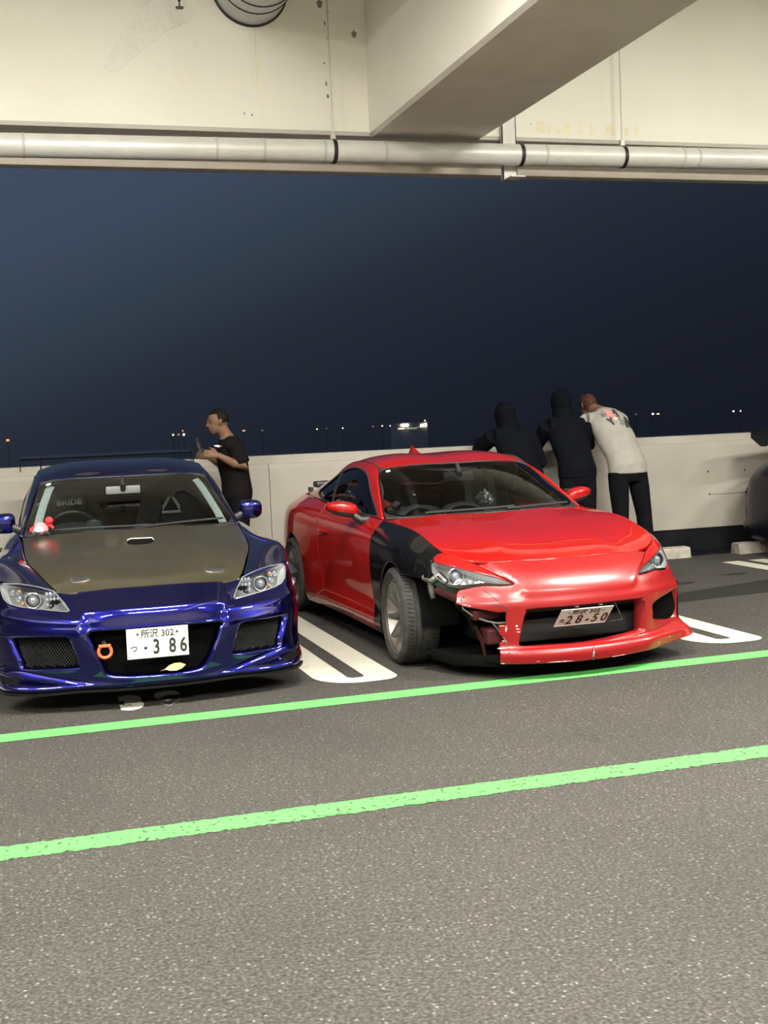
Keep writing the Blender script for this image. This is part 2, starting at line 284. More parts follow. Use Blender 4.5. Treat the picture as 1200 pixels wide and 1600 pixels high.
# ---------------------------------------------------------------- helpers
def link(name, me, mat=None, parent=None):
    o = bpy.data.objects.new(name, me); COL.objects.link(o)
    if mat is not None:
        for k in (mat if isinstance(mat, (list, tuple)) else [mat]): me.materials.append(k)
    if parent is not None: o.parent = parent
    return o
def tag(o, label=None, cat=None, group=None, kind=None):
    for k, v in (('label', label), ('category', cat), ('group', group), ('kind', kind)):
        if v: o[k] = v
    return o
def empty(name, loc=(0, 0, 0), rz=0., label=None, cat=None, group=None):
    o = bpy.data.objects.new(name, None); COL.objects.link(o); o.location = loc; o.rotation_euler = (0, 0, rz); o.empty_display_size = .1
    return tag(o, label, cat, group)
def mesh(name, V, F, mat=None, parent=None, smooth=False, mi=None):
    me = bpy.data.meshes.new(name); me.from_pydata([tuple(map(float, v)) for v in V], [], [tuple(map(int, f)) for f in F])
    if smooth: me.polygons.foreach_set('use_smooth', [True]*len(me.polygons))
    if mi is not None: me.polygons.foreach_set('material_index', mi)
    me.update(); return link(name, me, mat, parent)
class G:                                         # collects simple solids into ONE mesh
    def __init__(s): s.V = []; s.F = []
    def add(s, V, F):
        n = len(s.V); s.V += [tuple(map(float, v)) for v in V]; s.F += [tuple(i+n for i in f) for f in F]; return s
    def box(s, a, b, ch=0.):
        x0, y0, z0 = a; x1, y1, z1 = b
        if ch <= 0:
            return s.add([(x0,y0,z0),(x1,y0,z0),(x1,y1,z0),(x0,y1,z0),(x0,y0,z1),(x1,y0,z1),(x1,y1,z1),(x0,y1,z1)],
                         [(3,2,1,0),(4,5,6,7),(0,1,5,4),(1,2,6,5),(2,3,7,6),(3,0,4,7)])
        bm = bmesh.new(); bmesh.ops.create_cube(bm, size=1)
        for v in bm.verts: v.co = Vector(((x0+x1)/2+v.co.x*(x1-x0), (y0+y1)/2+v.co.y*(y1-y0), (z0+z1)/2+v.co.z*(z1-z0)))
        bmesh.ops.bevel(bm, geom=list(bm.edges), offset=ch, segments=2, affect='EDGES', profile=.6)
        bm.verts.index_update(); s.add([v.co[:] for v in bm.verts], [[v.index for v in f.verts] for f in bm.faces]); bm.free(); return s
    def tube(s, P, R, n=10, side=None, cap=True, closed=False):
        """rings along a path; R a radius, a list of radii or of (a, b) pairs, a along `side`"""
        P = np.array(P, float); m = len(P)
        if np.isscalar(R): R = [R]*m
        R = [(r, r) if np.isscalar(r) else r for r in R]
        base = len(s.V); sd = None
        for i in range(m):
            t = P[(i+1) % m]-P[i-1] if closed else P[min(i+1, m-1)]-P[max(i-1, 0)]
            t = t/max(np.linalg.norm(t), 1e-9)
            if side is not None: q = np.array(side[i] if np.ndim(side) == 2 else side, float)
            elif sd is None: q = np.array((0, 0, 1.) if abs(t[2]) < .9 else (1., 0, 0))
            else: q = sd
            q = q-t*(q@t); q = q/max(np.linalg.norm(q), 1e-9); sd = q; bt = np.cross(t, q)
            for k in range(n):
                a = 2*math.pi*k/n; s.V.append(tuple(P[i]+q*(math.cos(a)*R[i][0])+bt*(math.sin(a)*R[i][1])))
        for i in range(m if closed else m-1):
            j = (i+1) % m
            for k in range(n):
                l = (k+1) % n; s.F.append((base+i*n+k, base+i*n+l, base+j*n+l, base+j*n+k))
        if cap and not closed:
            s.F.append(tuple(base+k for k in range(n-1, -1, -1))); s.F.append(tuple(base+(m-1)*n+k for k in range(n)))
        return s
    def ball(s, c, r, n=14, k=9, mtx=None):
        r = (r, r, r) if np.isscalar(r) else r; V = []; F = []
        for i in range(k+1):
            th = math.pi*i/k
            for j in range(n):
                ph = 2*math.pi*j/n; p = np.array((r[0]*math.sin(th)*math.cos(ph), r[1]*math.sin(th)*math.sin(ph), r[2]*math.cos(th)))
                if mtx is not None: p = np.array(mtx)@p
                V.append(tuple(p+np.array(c)))
        for i in range(k):
            for j in range(n):
                l = (j+1) % n; F.append((i*n+j, (i+1)*n+j, (i+1)*n+l, i*n+l))
        return s.add(V, F)
    def prism(s, pts, axis, a, b):               # polygon in the two other axes, extruded along axis from a to b
        n = len(pts); V = []
        for d in (a, b):
            for p in pts: q = list(p); q.insert(axis, d); V.append(q)
        F = [tuple(range(n-1, -1, -1)), tuple(range(n, 2*n))]+[(i, (i+1) % n, n+(i+1) % n, n+i) for i in range(n)]
        return s.add(V, F)
    def lathe(s, prof, c, n=32, axis='y'):       # profile (radius, offset along the axis)
        V = []; F = []; m = len(prof)
        for i in range(n):
            a = 2*math.pi*i/n
            for r, d in prof:
                x, z = r*math.cos(a), r*math.sin(a)
                V.append((c[0]+x, c[1]+d, c[2]+z) if axis == 'y' else ((c[0]+x, c[1]+z, c[2]+d) if axis == 'z' else (c[0]+d, c[1]+x, c[2]+z)))
        for i in range(n):
            j = (i+1) % n
            for k in range(m-1): F.append((i*m+k, j*m+k, j*m+k+1, i*m+k+1))
        return s.add(V, F)
    def mesh(s, name, mat=None, parent=None, smooth=False):
        o = mesh(name, s.V, s.F, mat, parent, smooth)
        bm = bmesh.new(); bm.from_mesh(o.data); bmesh.ops.remove_doubles(bm, verts=bm.verts, dist=1e-5); bmesh.ops.recalc_face_normals(bm, faces=bm.faces); bm.to_mesh(o.data); bm.free()
        if smooth: sharp(o, 40)
        return o
def sharp(o, deg):
    me = o.data; bm = bmesh.new(); bm.from_mesh(me)
    for e in bm.edges: e.smooth = not (len(e.link_faces) == 2 and e.calc_face_angle(0) > math.radians(deg))
    bm.to_mesh(me); bm.free()
def inside(P, poly):
    x, y = P[:, 0], P[:, 1]; r = np.zeros(len(P), bool); n = len(poly)
    for i in range(n):
        (x0, y0), (x1, y1) = poly[i-1], poly[i]
        k = (y0 > y) != (y1 > y)
        if abs(y1-y0) > 1e-12: r ^= k & (x < (x1-x0)*(y-y0)/(y1-y0)+x0)
    return r
def resample(poly, sp, closed=True):
    out = []; n = len(poly)
    for i in range(n if closed else n-1):
        a, b = poly[i], poly[(i+1) % n]; k = max(1, int(math.ceil(np.linalg.norm(b-a)/sp)))
        for j in range(k): out.append(a+(b-a)*j/k)
    if not closed: out.append(poly[-1])
    return np.array(out)
def offset(poly, d):                             # moves the outline inwards by d
    n = len(poly); A = 0
    for i in range(n): A += poly[i-1][0]*poly[i][1]-poly[i][0]*poly[i-1][1]
    e = np.roll(poly, -1, 0)-np.roll(poly, 1, 0); e = e/np.maximum(np.linalg.norm(e, axis=1, keepdims=True), 1e-9)
    return poly+np.stack([-e[:, 1], e[:, 0]], 1)*(d if A > 0 else -d)
def smooth_poly(uv, k=6):                        # closed Catmull-Rom through the traced corners
    p = np.array(uv, float); n = len(p); out = []
    for i in range(n):
        a, b, c_, d = p[i-1], p[i], p[(i+1) % n], p[(i+2) % n]
        for j in range(k):
            t = j/k; out.append(.5*((2*b)+(c_-a)*t+(2*a-5*b+4*c_-d)*t*t+(3*b-a-3*c_+d)*t**3))
    return np.array(out)
def panel(name, S, outer, mat, parent, holes=(), sp=.05, gap=.002, depth=.018, sign=1, lift=0., roll=.006, hole_depth=None, fn=None):
    """a sheet of bodywork cut from the surface S along an outline given in its own uv, with rolled edges"""
    sc_ = np.array([S.su, S.sv]); polys = []
    for q in [outer]+list(holes):
        q = resample(np.array(q, float)*sc_, sp*.6); polys.append(q)
    polys[0] = offset(polys[0], gap)
    for i in range(1, len(polys)): polys[i] = offset(polys[i], -gap)
    allb = np.concatenate(polys); lo = polys[0].min(0); hi = polys[0].max(0)
    gx, gy = np.meshgrid(np.arange(lo[0], hi[0], sp), np.arange(lo[1], hi[1], sp)); I = np.stack([gx.ravel(), gy.ravel()], 1)
    if roll > 0: I = np.concatenate([I]+[offset(q, roll if i == 0 else -roll) for i, q in enumerate(polys)])
    def ok(Q, m):
        k = inside(Q, polys[0])
        for h in polys[1:]: k &= ~inside(Q, h)
        if m > 0 and len(Q):
            d = np.full(len(Q), 1e9)
            for st in range(0, len(allb), 400): d = np.minimum(d, np.sqrt(((Q[:, None]-allb[None, st:st+400])**2).sum(2)).min(1))
            k &= d > m
        return k
    I = I[ok(I, max(roll*.8, .004))]
    verts = [Vector(p) for p in allb]+[Vector(p) for p in I]; edges = []; b = 0
    for q in polys:
        n = len(q); edges += [(b+i, b+(i+1) % n) for i in range(n)]; b += n
    r = delaunay_2d_cdt(verts, edges, [], 0, 1e-6)
    Q = np.array([v[:] for v in r[0]]); Tn = np.array(r[2]); Tn = Tn[ok(Q[Tn].mean(1), 0)]
    orig = r[3]; uv = Q/sc_; N = S.nrm(uv); P = S.ev(uv)+N*lift
    if fn is not None: P = fn(P, N)
    mp = {}
    for new, olds in enumerate(orig):
        for k in olds: mp[k] = new
    V = [tuple(p) for p in P]; F = []
    e1 = P[Tn[:, 1]]-P[Tn[:, 0]]; e2 = P[Tn[:, 2]]-P[Tn[:, 0]]
    flip = (np.cross(e1, e2)*N[Tn].mean(1)).sum(1) < 0
    for t, f in zip(Tn, flip): F.append(tuple(t[::-1]) if f else tuple(t))
    b = 0
    for qi, q in enumerate(polys):
        n = len(q); dp = depth if (qi == 0 or hole_depth is None) else hole_depth
        if dp > 0:
            idx = [mp[b+i] for i in range(n)]; st = len(V)
            for i in idx: V.append(tuple(P[i]-N[i]*dp))
            for i in range(n):
                j = (i+1) % n
                if idx[i] == idx[j]: continue
                F.append((idx[i], idx[j], st+j, st+i))
        b += n
    if sign < 0: V = [(x, -y, z) for x, y, z in V]; F = [f[::-1] for f in F]
    o = mesh(name, V, F, mat, parent, True)
    bm = bmesh.new(); bm.from_mesh(o.data); bmesh.ops.recalc_face_normals(bm, faces=bm.faces)
    bm.faces.ensure_lookup_table()
    f0 = bm.faces[0]; nn = np.array(f0.normal); ref = N[Tn[0]].mean(0)*np.array([1, sign, 1])
    if nn@ref < 0: bmesh.ops.reverse_faces(bm, faces=bm.faces)
    bm.to_mesh(o.data); bm.free(); return o
def text(name, body, size, mtx, mat, parent, sx=1., sy=1., bold=0., depth=.0012, align='CENTER', spacing=1.):
    cu = bpy.data.curves.new(name, 'FONT'); cu.body = body; cu.size = size; cu.align_x = align; cu.align_y = 'CENTER'; cu.extrude = depth; cu.offset = bold; cu.resolution_u = 3; cu.space_character = spacing
    t = bpy.data.objects.new(name, cu); COL.objects.link(t); bpy.context.view_layer.update()
    me = bpy.data.meshes.new_from_object(t.evaluated_get(bpy.context.evaluated_depsgraph_get())); bpy.data.objects.remove(t); bpy.data.curves.remove(cu)
    me.transform(Matrix(mtx) @ Matrix.Diagonal((sx, sy, 1, 1))); me.materials.clear(); me.name = name
    return link(name, me, mat, parent)
def frame(o, ex, ey):                            # 4x4 with columns ex, ey, ex x ey, origin o
    ex = Vector(ex).normalized(); ey = Vector(ey).normalized(); ez = ex.cross(ey)
    return Matrix(((ex.x, ey.x, ez.x, o[0]), (ex.y, ey.y, ez.y, o[1]), (ex.z, ey.z, ez.z, o[2]), (0, 0, 0, 1)))
def circ(cx, cz, r, n=40, a0=0, a1=360): return [(cx+r*math.cos(math.radians(a0+(a1-a0)*i/(n-1))), cz+r*math.sin(math.radians(a0+(a1-a0)*i/(n-1)))) for i in range(n)]
# ---------------------------------------------------------------- the parking deck
def struct(o): o['kind'] = 'structure'; return o
def asphalt():
    m = bpy.data.materials.new('asphalt'); m.use_nodes = True; n = m.node_tree; b = n.nodes['Principled BSDF']; L = n.links
    t = n.nodes.new('ShaderNodeTexCoord')
    def noise(s, d=3.): q = n.nodes.new('ShaderNodeTexNoise'); q.inputs['Scale'].default_value = s; q.inputs['Detail'].default_value = d; L.new(t.outputs['Object'], q.inputs['Vector']); return q.outputs['Fac']
    def ramp(f, stops):
        r = n.nodes.new('ShaderNodeValToRGB'); L.new(f, r.inputs[0]); e = r.color_ramp.elements
        while len(e) < len(stops): e.new(.5)
        for k, (p, c) in enumerate(stops): e[k].position = p; e[k].color = (c, c, c, 1) if np.isscalar(c) else tuple(c)+(1,)
        return r.outputs[0]
    def mix(kind, f, a, c):
        q = n.nodes.new('ShaderNodeMix'); q.data_type = 'RGBA'; q.blend_type = kind
        if np.isscalar(f): q.inputs[0].default_value = f
        else: L.new(f, q.inputs[0])
        L.new(a, q.inputs[6])
        if isinstance(c, tuple): q.inputs[7].default_value = c+(1,)
        else: L.new(c, q.inputs[7])
        return q.outputs[2]
    base = ramp(noise(85., 6.), [(.30, (.013, .0122, .0106)), (.5, (.0315, .0294, .0258)), (.70, (.073, .068, .060))])
    vo = n.nodes.new('ShaderNodeTexVoronoi'); vo.inputs['Scale'].default_value = 62.; L.new(t.outputs['Object'], vo.inputs['Vector'])
    stone = ramp(vo.outputs['Distance'], [(0., 1.), (.24, 1.), (.36, 0.)])
    wn = n.nodes.new('ShaderNodeSeparateColor'); L.new(vo.outputs['Color'], wn.inputs[0])
    sel = ramp(wn.outputs[0], [(0., 0.), (.80, 0.), (.88, 1.), (1., 1.)])
    mm = n.nodes.new('ShaderNodeMath'); mm.operation = 'MULTIPLY'; L.new(stone, mm.inputs[0]); L.new(sel, mm.inputs[1])
    c1 = mix('MIX', mm.outputs[0], base, (.125, .12, .104))
    pit = ramp(noise(38., 4.), [(.0, .55), (.34, .62), (.45, 1.), (1., 1.)])
    c2 = mix('MULTIPLY', 1., c1, pit)
    mot = ramp(noise(1.1, 4.), [(.3, .86), (.55, 1.), (.75, 1.06)])
    c3 = mix('MULTIPLY', 1., c2, mot)
    spot = ramp(noise(3.3, 3.), [(.0, .5), (.25, .62), (.31, 1.), (1., 1.)])
    c4 = mix('MULTIPLY', 1., c3, spot)
    L.new(c4, b.inputs['Base Color']); b.inputs['Roughness'].default_value = .8; b.inputs['Specular IOR Level'].default_value = .35
    bu = n.nodes.new('ShaderNodeBump'); bu.inputs['Strength'].default_value = .55; bu.inputs['Distance'].default_value = .006; L.new(noise(120., 5.), bu.inputs['Height']); L.new(bu.outputs[0], b.inputs['Normal'])
    return m
def paint(name, col, s=70., lo=.33, hi=.38, wear=(.04, .037, .034)):
    """road paint, worn through to the asphalt in specks"""
    m = M(name, wear, .65, noise=(s, col, lo, hi, 6), spec=.35); return m
ASPH = asphalt()
YELL = paint('white_road_paint', (.44, .43, .365), 42., .30, .36); GRN = paint('green_road_paint', (.075, .40, .075), 42., .39, .43)
GRN2 = paint('green_road_paint_fresh', (.085, .42, .085), 60., .26, .30)
WPT = paint('stencil_paint', (.60, .585, .52), 60., .28, .33)
DARKF = M('dark_floor_patch', (.0105, .0098, .009), .85, spec=.2, noise=(60., (.019, .0175, .016), .4, .7), bump=(90., .4, .004))
floor = struct(G().box((-14, -9, -.3), (24, 11.55, 0)).mesh('floor', ASPH))
def slab(name, poly, mat, h=.002, parent=floor):  # a thin flat sheet lying on the floor
    return G().prism([tuple(p) for p in poly], 2, .0004, h).mesh(name, mat, parent)
def green(name, y0, y1, wdt, mat, rag):
    xs = np.arange(-6, 14, .05 if rag < .002 else .014); a = []; b_ = []
    for x in xs:
        yc = y0+(y1-y0)*(x+.1)/4.4
        a.append((x, yc-wdt/2+RNG.normal()*rag)); b_.append((x, yc+wdt/2+RNG.normal()*rag*.6))
    V = [(x, y, .0022) for x, y in a]+[(x, y, .0022) for x, y in b_]; n = len(xs)
    mesh(name, V, [(i, i+1, n+i+1, n+i) for i in range(n-1)], mat, floor)
green('green_line', 6.33, 6.345, .165, GRN2, .001); green('green_line', 4.535, 4.50, .155, GRN, .0045)
def bay_line(x):                                 # the double white line between two bays, closed and rounded at the lane end
    xo0, xi0, xi1, xo1 = x-.245, x-.05, x+.055, x+.24; yf, yi, yb = 6.742, 6.885, 10.45
    O = [(xo0, yb), (xo0, 7.02)]+[(xo0+.25*(1-math.cos(a))*.98, 7.02-.278*math.sin(a)) for a in np.linspace(.1, 1.5, 9)]
    O += [(xo1-.14*(1-math.sin(a)), yf+.12*(1-math.cos(a))) for a in np.linspace(0, 1.5, 8)]+[(xo1, yb)]
    I = [(xi1, yb), (xi1, yi+.03), (xi1-.02, yi), (xi0+.02, yi), (xi0, yi+.03), (xi0, yb)]
    vs_ = [Vector(p) for p in O+I]; n = len(vs_)
    r = delaunay_2d_cdt(vs_, [(i, (i+1) % n) for i in range(n)], [], 1, 1e-6)
    mesh('bay_line', [(v.x, v.y, .002) for v in r[0]], r[2], YELL, floor)
for x in (-3.08, -.58, 1.915, 4.425, 6.94, 9.44): bay_line(x)
text('bay_number', '3', .47, frame((.592, 6.835, .0015), (1, -.02, 0), (.02, 1, 0)), WPT, floor, sx=.54, bold=.036, depth=.0006)
text('bay_number', '9', .47, frame((.802, 6.862, .0015), (1, -.02, 0), (.02, 1, 0)), WPT, floor, sx=.54, bold=.036, depth=.0006)
slab('dark_patch', [(4.3, 8.33), (7.6, 8.70), (7.6, 9.52), (4.3, 8.58)], DARKF, .0012)  # darker wedge of floor, wider towards the right
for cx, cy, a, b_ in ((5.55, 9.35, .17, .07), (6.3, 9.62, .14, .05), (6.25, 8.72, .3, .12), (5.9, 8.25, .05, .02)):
    slab('oil_stain', [(cx+a*math.cos(t)*(1+.15*math.sin(3*t)), cy+b_*math.sin(t)) for t in np.linspace(0, 6.28, 22, endpoint=False)], DARKF, .0016)
# parapet towards the sea
CON = M('painted_concrete', (.30, .282, .247), .75, noise=(1.4, (.255, .24, .21), .35, .7), bump=(30., .15, .01))
CONT = M('painted_concrete_top', (.30, .285, .245), .75, noise=(2., (.255, .24, .205), .35, .7))
DBASE = M('dark_wall_base', (.006, .0065, .009), .75, noise=(6., (.009, .0095, .012), .35, .7), spec=.08)
HOLE = M('anchor_hole', (.02, .02, .02), .9)
wall = struct(G().box((-14, 11.53, 0), (24, 11.75, 1.235)).mesh('wall_far', CONT))
for x0, x1 in ((-14, -2.6), (-2.594, 2.402), (2.408, 24)):
    G().prism([(11.455, .25), (11.455, 1.122), (11.50, 1.162), (11.535, 1.168), (11.535, .25)], 0, x0, x1).mesh('wall_panel', CON, wall)
G().box((-14, 11.532, 1.232), (24, 11.78, 1.243), .004).mesh('coping', CONT, wall)
G().box((-14, 11.475, .001), (24, 11.54, .252), .006).mesh('wall_base', DBASE, wall)  # dark base below the wall panels
slab('floor_strip', [(-14, 11.09), (24, 11.09), (24, 11.48), (-14, 11.48)], DBASE, .003)  # dark strip of floor along the foot of the wall
for x, z in ((7.208, .606), (7.653, .602), (7.199, .848), (7.651, .846)):
    G().lathe([(0, -.001), (.010, -.001), (.012, .001)], (x, 11.455, z), 10).mesh('anchor_hole', HOLE, wall)
G().tube([(7.22, 11.4548, .604), (7.40, 11.4548, .598), (7.64, 11.4548, .601)], .0028, 5).mesh('wall_crack', HOLE, wall)
# structure overhead
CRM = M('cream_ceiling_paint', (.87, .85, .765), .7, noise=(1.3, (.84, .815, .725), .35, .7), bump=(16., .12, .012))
CRMD = M('cream_shaded_underside', (.78, .74, .685), .72, noise=(2.2, (.70, .66, .605), .35, .7))  # darker cream: the shade under the beam is put into its colour
PNK = M('lintel_paint', (.60, .54, .46), .75, noise=(3., (.54, .48, .41), .35, .7))
STAIN = M('yellow_water_stain', (.80, .74, .57), .8); CHIP = M('bare_concrete_chip', (.20, .20, .18), .9)
PLAST = M('rough_white_plaster', (.88, .87, .80), .8, noise=(8., (.85, .835, .76), .3, .7), bump=(26., .8, .03))
ceil = struct(G().box((-14, -9, 6.3), (24, 11.6, 6.5)).mesh('ceiling', CRM))
t1 = struct(G().prism([(10.80, 4.155), (10.80, 6.3), (11.56, 6.3), (11.56, 4.125), (10.83, 4.125)], 0, -14, 24).mesh('trim_1', CRM))
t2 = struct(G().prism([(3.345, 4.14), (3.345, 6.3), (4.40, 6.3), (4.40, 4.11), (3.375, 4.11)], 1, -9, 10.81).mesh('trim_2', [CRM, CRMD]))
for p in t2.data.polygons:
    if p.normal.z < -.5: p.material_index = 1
t3 = struct(G().box((-14, 11.42, 3.925), (24, 11.58, 4.2), .01).mesh('trim_3', PNK))
for sx_ in (-7.5, 14.2): struct(G().prism([(sx_, 4.14), (sx_, 6.3), (sx_+1.05, 6.3), (sx_+1.05, 4.11)], 1, -9, 10.81).mesh('trim_%d' % (4 if sx_ < 0 else 5), CRM))
struct(G().box((-14.3, -9.2, 0), (-14, 11.6, 6.5)).mesh('wall_left', CRM)); struct(G().box((-14, -9.3, 0), (24, -9, 6.5)).mesh('wall_back', CRM))
def flake(name, pts, mat, y=10.7985):            # a thin chip, stain or skim lying on the face of the perimeter beam
    return G().prism([tuple(p) for p in pts], 1, y, 10.801).mesh(name, mat, t1)
for k, (x, z, r) in enumerate(((2.93, 5.27, .035), (2.97, 5.10, .02), (3.0, 5.2, .014), (2.96, 4.57, .022), (2.97, 4.46, .016), (2.93, 5.33, .02), (3.24, 5.02, .03), (2.99, 4.97, .012), (2.95, 4.75, .01), (2.2, 4.28, .012), (2.27, 4.27, .01), (4.95, 4.28, .01))):
    flake('paint_chip', [(x+r*(.4 if k % 2 else .8)*math.cos(a)*(1+.3*math.sin(5*a+k)), z+r*math.sin(a)*(1+.25*math.cos(4*a))) for a in np.linspace(0, 6.28, 13, endpoint=False)], CHIP)
for x, z0, z1, wd in ((2.33, 4.35, 5.0, .022), (2.29, 4.5, 4.98, .008), (2.36, 4.25, 4.9, .006), (1.80, 4.80, 4.92, .014), (1.74, 4.55, 4.63, .008), (1.66, 4.46, 4.55, .008), (1.55, 4.40, 4.5, .006), (1.48, 4.3, 4.4, .006)):
    flake('water_stain', [(x-wd*.3, z0), (x+wd*.2, z0), (x+wd*.5, z1), (x-wd*.5, z1)], STAIN, 10.7992)
for k in range(20):
    x = 5.02+.065*k*(.7+.5*RNG.random())+.02*k*0; hh = .04+.07*RNG.random()
    if x < 6.2: flake('water_stain', [(x-.02, 4.20), (x+.03, 4.20), (x+.022, 4.22+hh), (x-.012, 4.22+hh*.9)], STAIN, 10.7996-.00012*k)
def skim():
    pts = [(1.62, 5.4), (1.35, 5.15), (1.12, 4.85), (1.0, 4.62), (1.1, 4.58), (1.3, 4.75), (1.55, 4.95), (1.75, 5.05), (1.85, 5.2), (1.84, 5.4)]
    flake('plaster_skim', pts, PLAST, 10.794)
skim()
# insulated pipe under the perimeter beam
PIPE = M('white_pipe_jacket', (.72, .72, .69), .40, .15, noise=(5., (.64, .64, .60), .35, .7), bump=(9., .25, .02))
TAPE = M('grey_pipe_tape', (.50, .50, .475), .6); BAND = M('black_pipe_band', (.012, .012, .014), .5); ROD = M('galvanised_rod', (.55, .52, .45), .5, .5)
def pz(x): return 3.916+.0078*(x-.12)
pr = empty('overhead_pipe', (0, 10.65, 3.92), 0, 'long white jacketed pipe slung under the cream perimeter beam', 'pipe')
def at0(o, r): o.location = -Vector(r.location); return o            # mesh given in world space, parent at r
JN = [-14, -1.3, .304, 1.903, 2.32, 2.865, 3.432, 5.01, 6.464, 6.634, 8.3, 24]
for a, b_ in zip(JN[:-1], JN[1:]):
    at0(G().tube([(a, 10.65, pz(a)), (b_, 10.65, pz(b_))], .099, 28).mesh('pipe_section', PIPE, pr, True), pr)
for x in JN[1:-1]: at0(G().tube([(x-.012, 10.65, pz(x)), (x+.012, 10.65, pz(x))], .1025, 28).mesh('joint_ring', TAPE, pr, True), pr)
for x in (-2.0, 2.959, 4.762, 5.83, 8.7):
    at0(G().tube([(x-.017, 10.65, pz(x)), (x+.017, 10.65, pz(x))], .106, 28).mesh('pipe_band', BAND, pr, True), pr)
    if x != 4.762:
        cl = at0(G().box((x-.022, 10.63, pz(x)+.10), (x+.022, 10.67, pz(x)+.16), .004).mesh('pipe_clamp', ROD, pr), pr)
        at0(G().tube([(x, 10.65, pz(x)+.15), (x-.004, 10.65, 6.3)], .0065, 8).mesh('hanger_rod', ROD, pr), pr)
GALV = M('painted_steel_channel', (.58, .56, .53), .55, .2)
at0(G().box((4.632, 10.752, 3.735), (4.775, 10.762, 6.3)).mesh('channel_web', GALV, pr), pr)
for x in (4.632, 4.767): at0(G().box((x, 10.752, 3.735), (x+.008, 10.80, 6.3)).mesh('channel_flange', GALV, pr), pr)
at0(G().box((4.632, 10.56, 3.735), (4.775, 10.765, 3.745)).mesh('channel_foot', GALV, pr), pr)
# ventilation duct, sprinkler
DUCT = M('grey_duct', (.50, .50, .51), .45, .5)
dr = empty('spiral_duct', (2.30, 10.80, 5.37), 0, 'round grey spiral duct running into the cream beam', 'duct')
G().tube([(0, .02, 0), (0, -5.2, 0)], .325, 48).mesh('duct_pipe', DUCT, dr, True)
for k in range(27):
    y = -.17-.18*k; G().tube([(.3275*math.cos(a), y-.18*a/6.283, .3275*math.sin(a)) for a in np.linspace(0, 6.283, 40)], .0055, 5).mesh('duct_seam', DUL, dr)
G().lathe([(.325, -.012), (.343, -.012), (.343, .0), (.325, 0)], (0, 0, 0), 48).mesh('duct_collar', BPL, dr)
sr = empty('sprinkler_head', (1.60, 10.3, 4.99), 0, 'small pendent sprinkler head hanging left of the round duct', 'sprinkler')
G().tube([(0, 0, .05), (0, 0, 1.31)], .012, 10).mesh('drop_pipe', BPL, sr, True)
G().lathe([(0, -.004), (.034, -.004), (.034, .002), (.006, .006), (.006, .05)], (0, 0, 0), 18, 'z').mesh('deflector', BPL, sr)
for k, (x, y) in enumerate(LAMPS):
    row = 'front' if y > 0 else 'added rear fill'
    lr = empty('ceiling_batten', (x, y, LAMP_Z), 0, 'white ceiling batten over the drive lane, %s row, %s from the left' % (row, ('first', 'second', 'third', 'fourth')[k if y > 0 else k-4]), 'lamp', 'ceiling battens')
    G().box((-1.25, -.09, -.065), (1.25, .09, .0), .01).mesh('lamp_housing', WHT, lr)
    for s in (-1, 1): G().tube([(s*.9, 0, 0), (s*.9, 0, .5)], .008, 8).mesh('hanger_rod', ROD, lr)
# concrete wheel stops
STOP = M('worn_concrete', (.33, .31, .26), .85, noise=(9., (.22, .205, .175), .4, .7), bump=(40., .5, .01))
STOP2 = M('old_concrete', (.27, .25, .22), .9, noise=(7., (.16, .145, .125), .4, .65), bump=(30., .7, .02))
def stop(x, y, mat, lab, rough=0):
    g = G().prism([(-.07, 0), (-.055, .085), (-.045, .105), (.06, .112), (.075, .1), (.09, 0)], 0, -.31, .31)
    o = g.mesh('wheel_stop', mat); bm = bmesh.new(); bm.from_mesh(o.data)
    bmesh.ops.subdivide_edges(bm, edges=bm.edges, cuts=3, use_grid_fill=True)
    for v in bm.verts:
        n_ = mnoise.noise(v.co*9+Vector((x, 0, 0))); v.co += Vector((n_*.012*rough, n_*.014*rough, n_*.012*rough*(v.co.z > .02))); v.co.z = max(v.co.z, 0)
    bm.to_mesh(o.data); bm.free(); o.location = (x, y, 0); tag(o, lab, 'wheel stop', 'concrete wheel stops'); return o
stop(6.375, 11.06, STOP, 'pale smooth concrete wheel stop behind the right side of the red car'); stop(7.53, 11.0, STOP2, 'rough broken concrete wheel stop under the dark car at the right edge', 1)
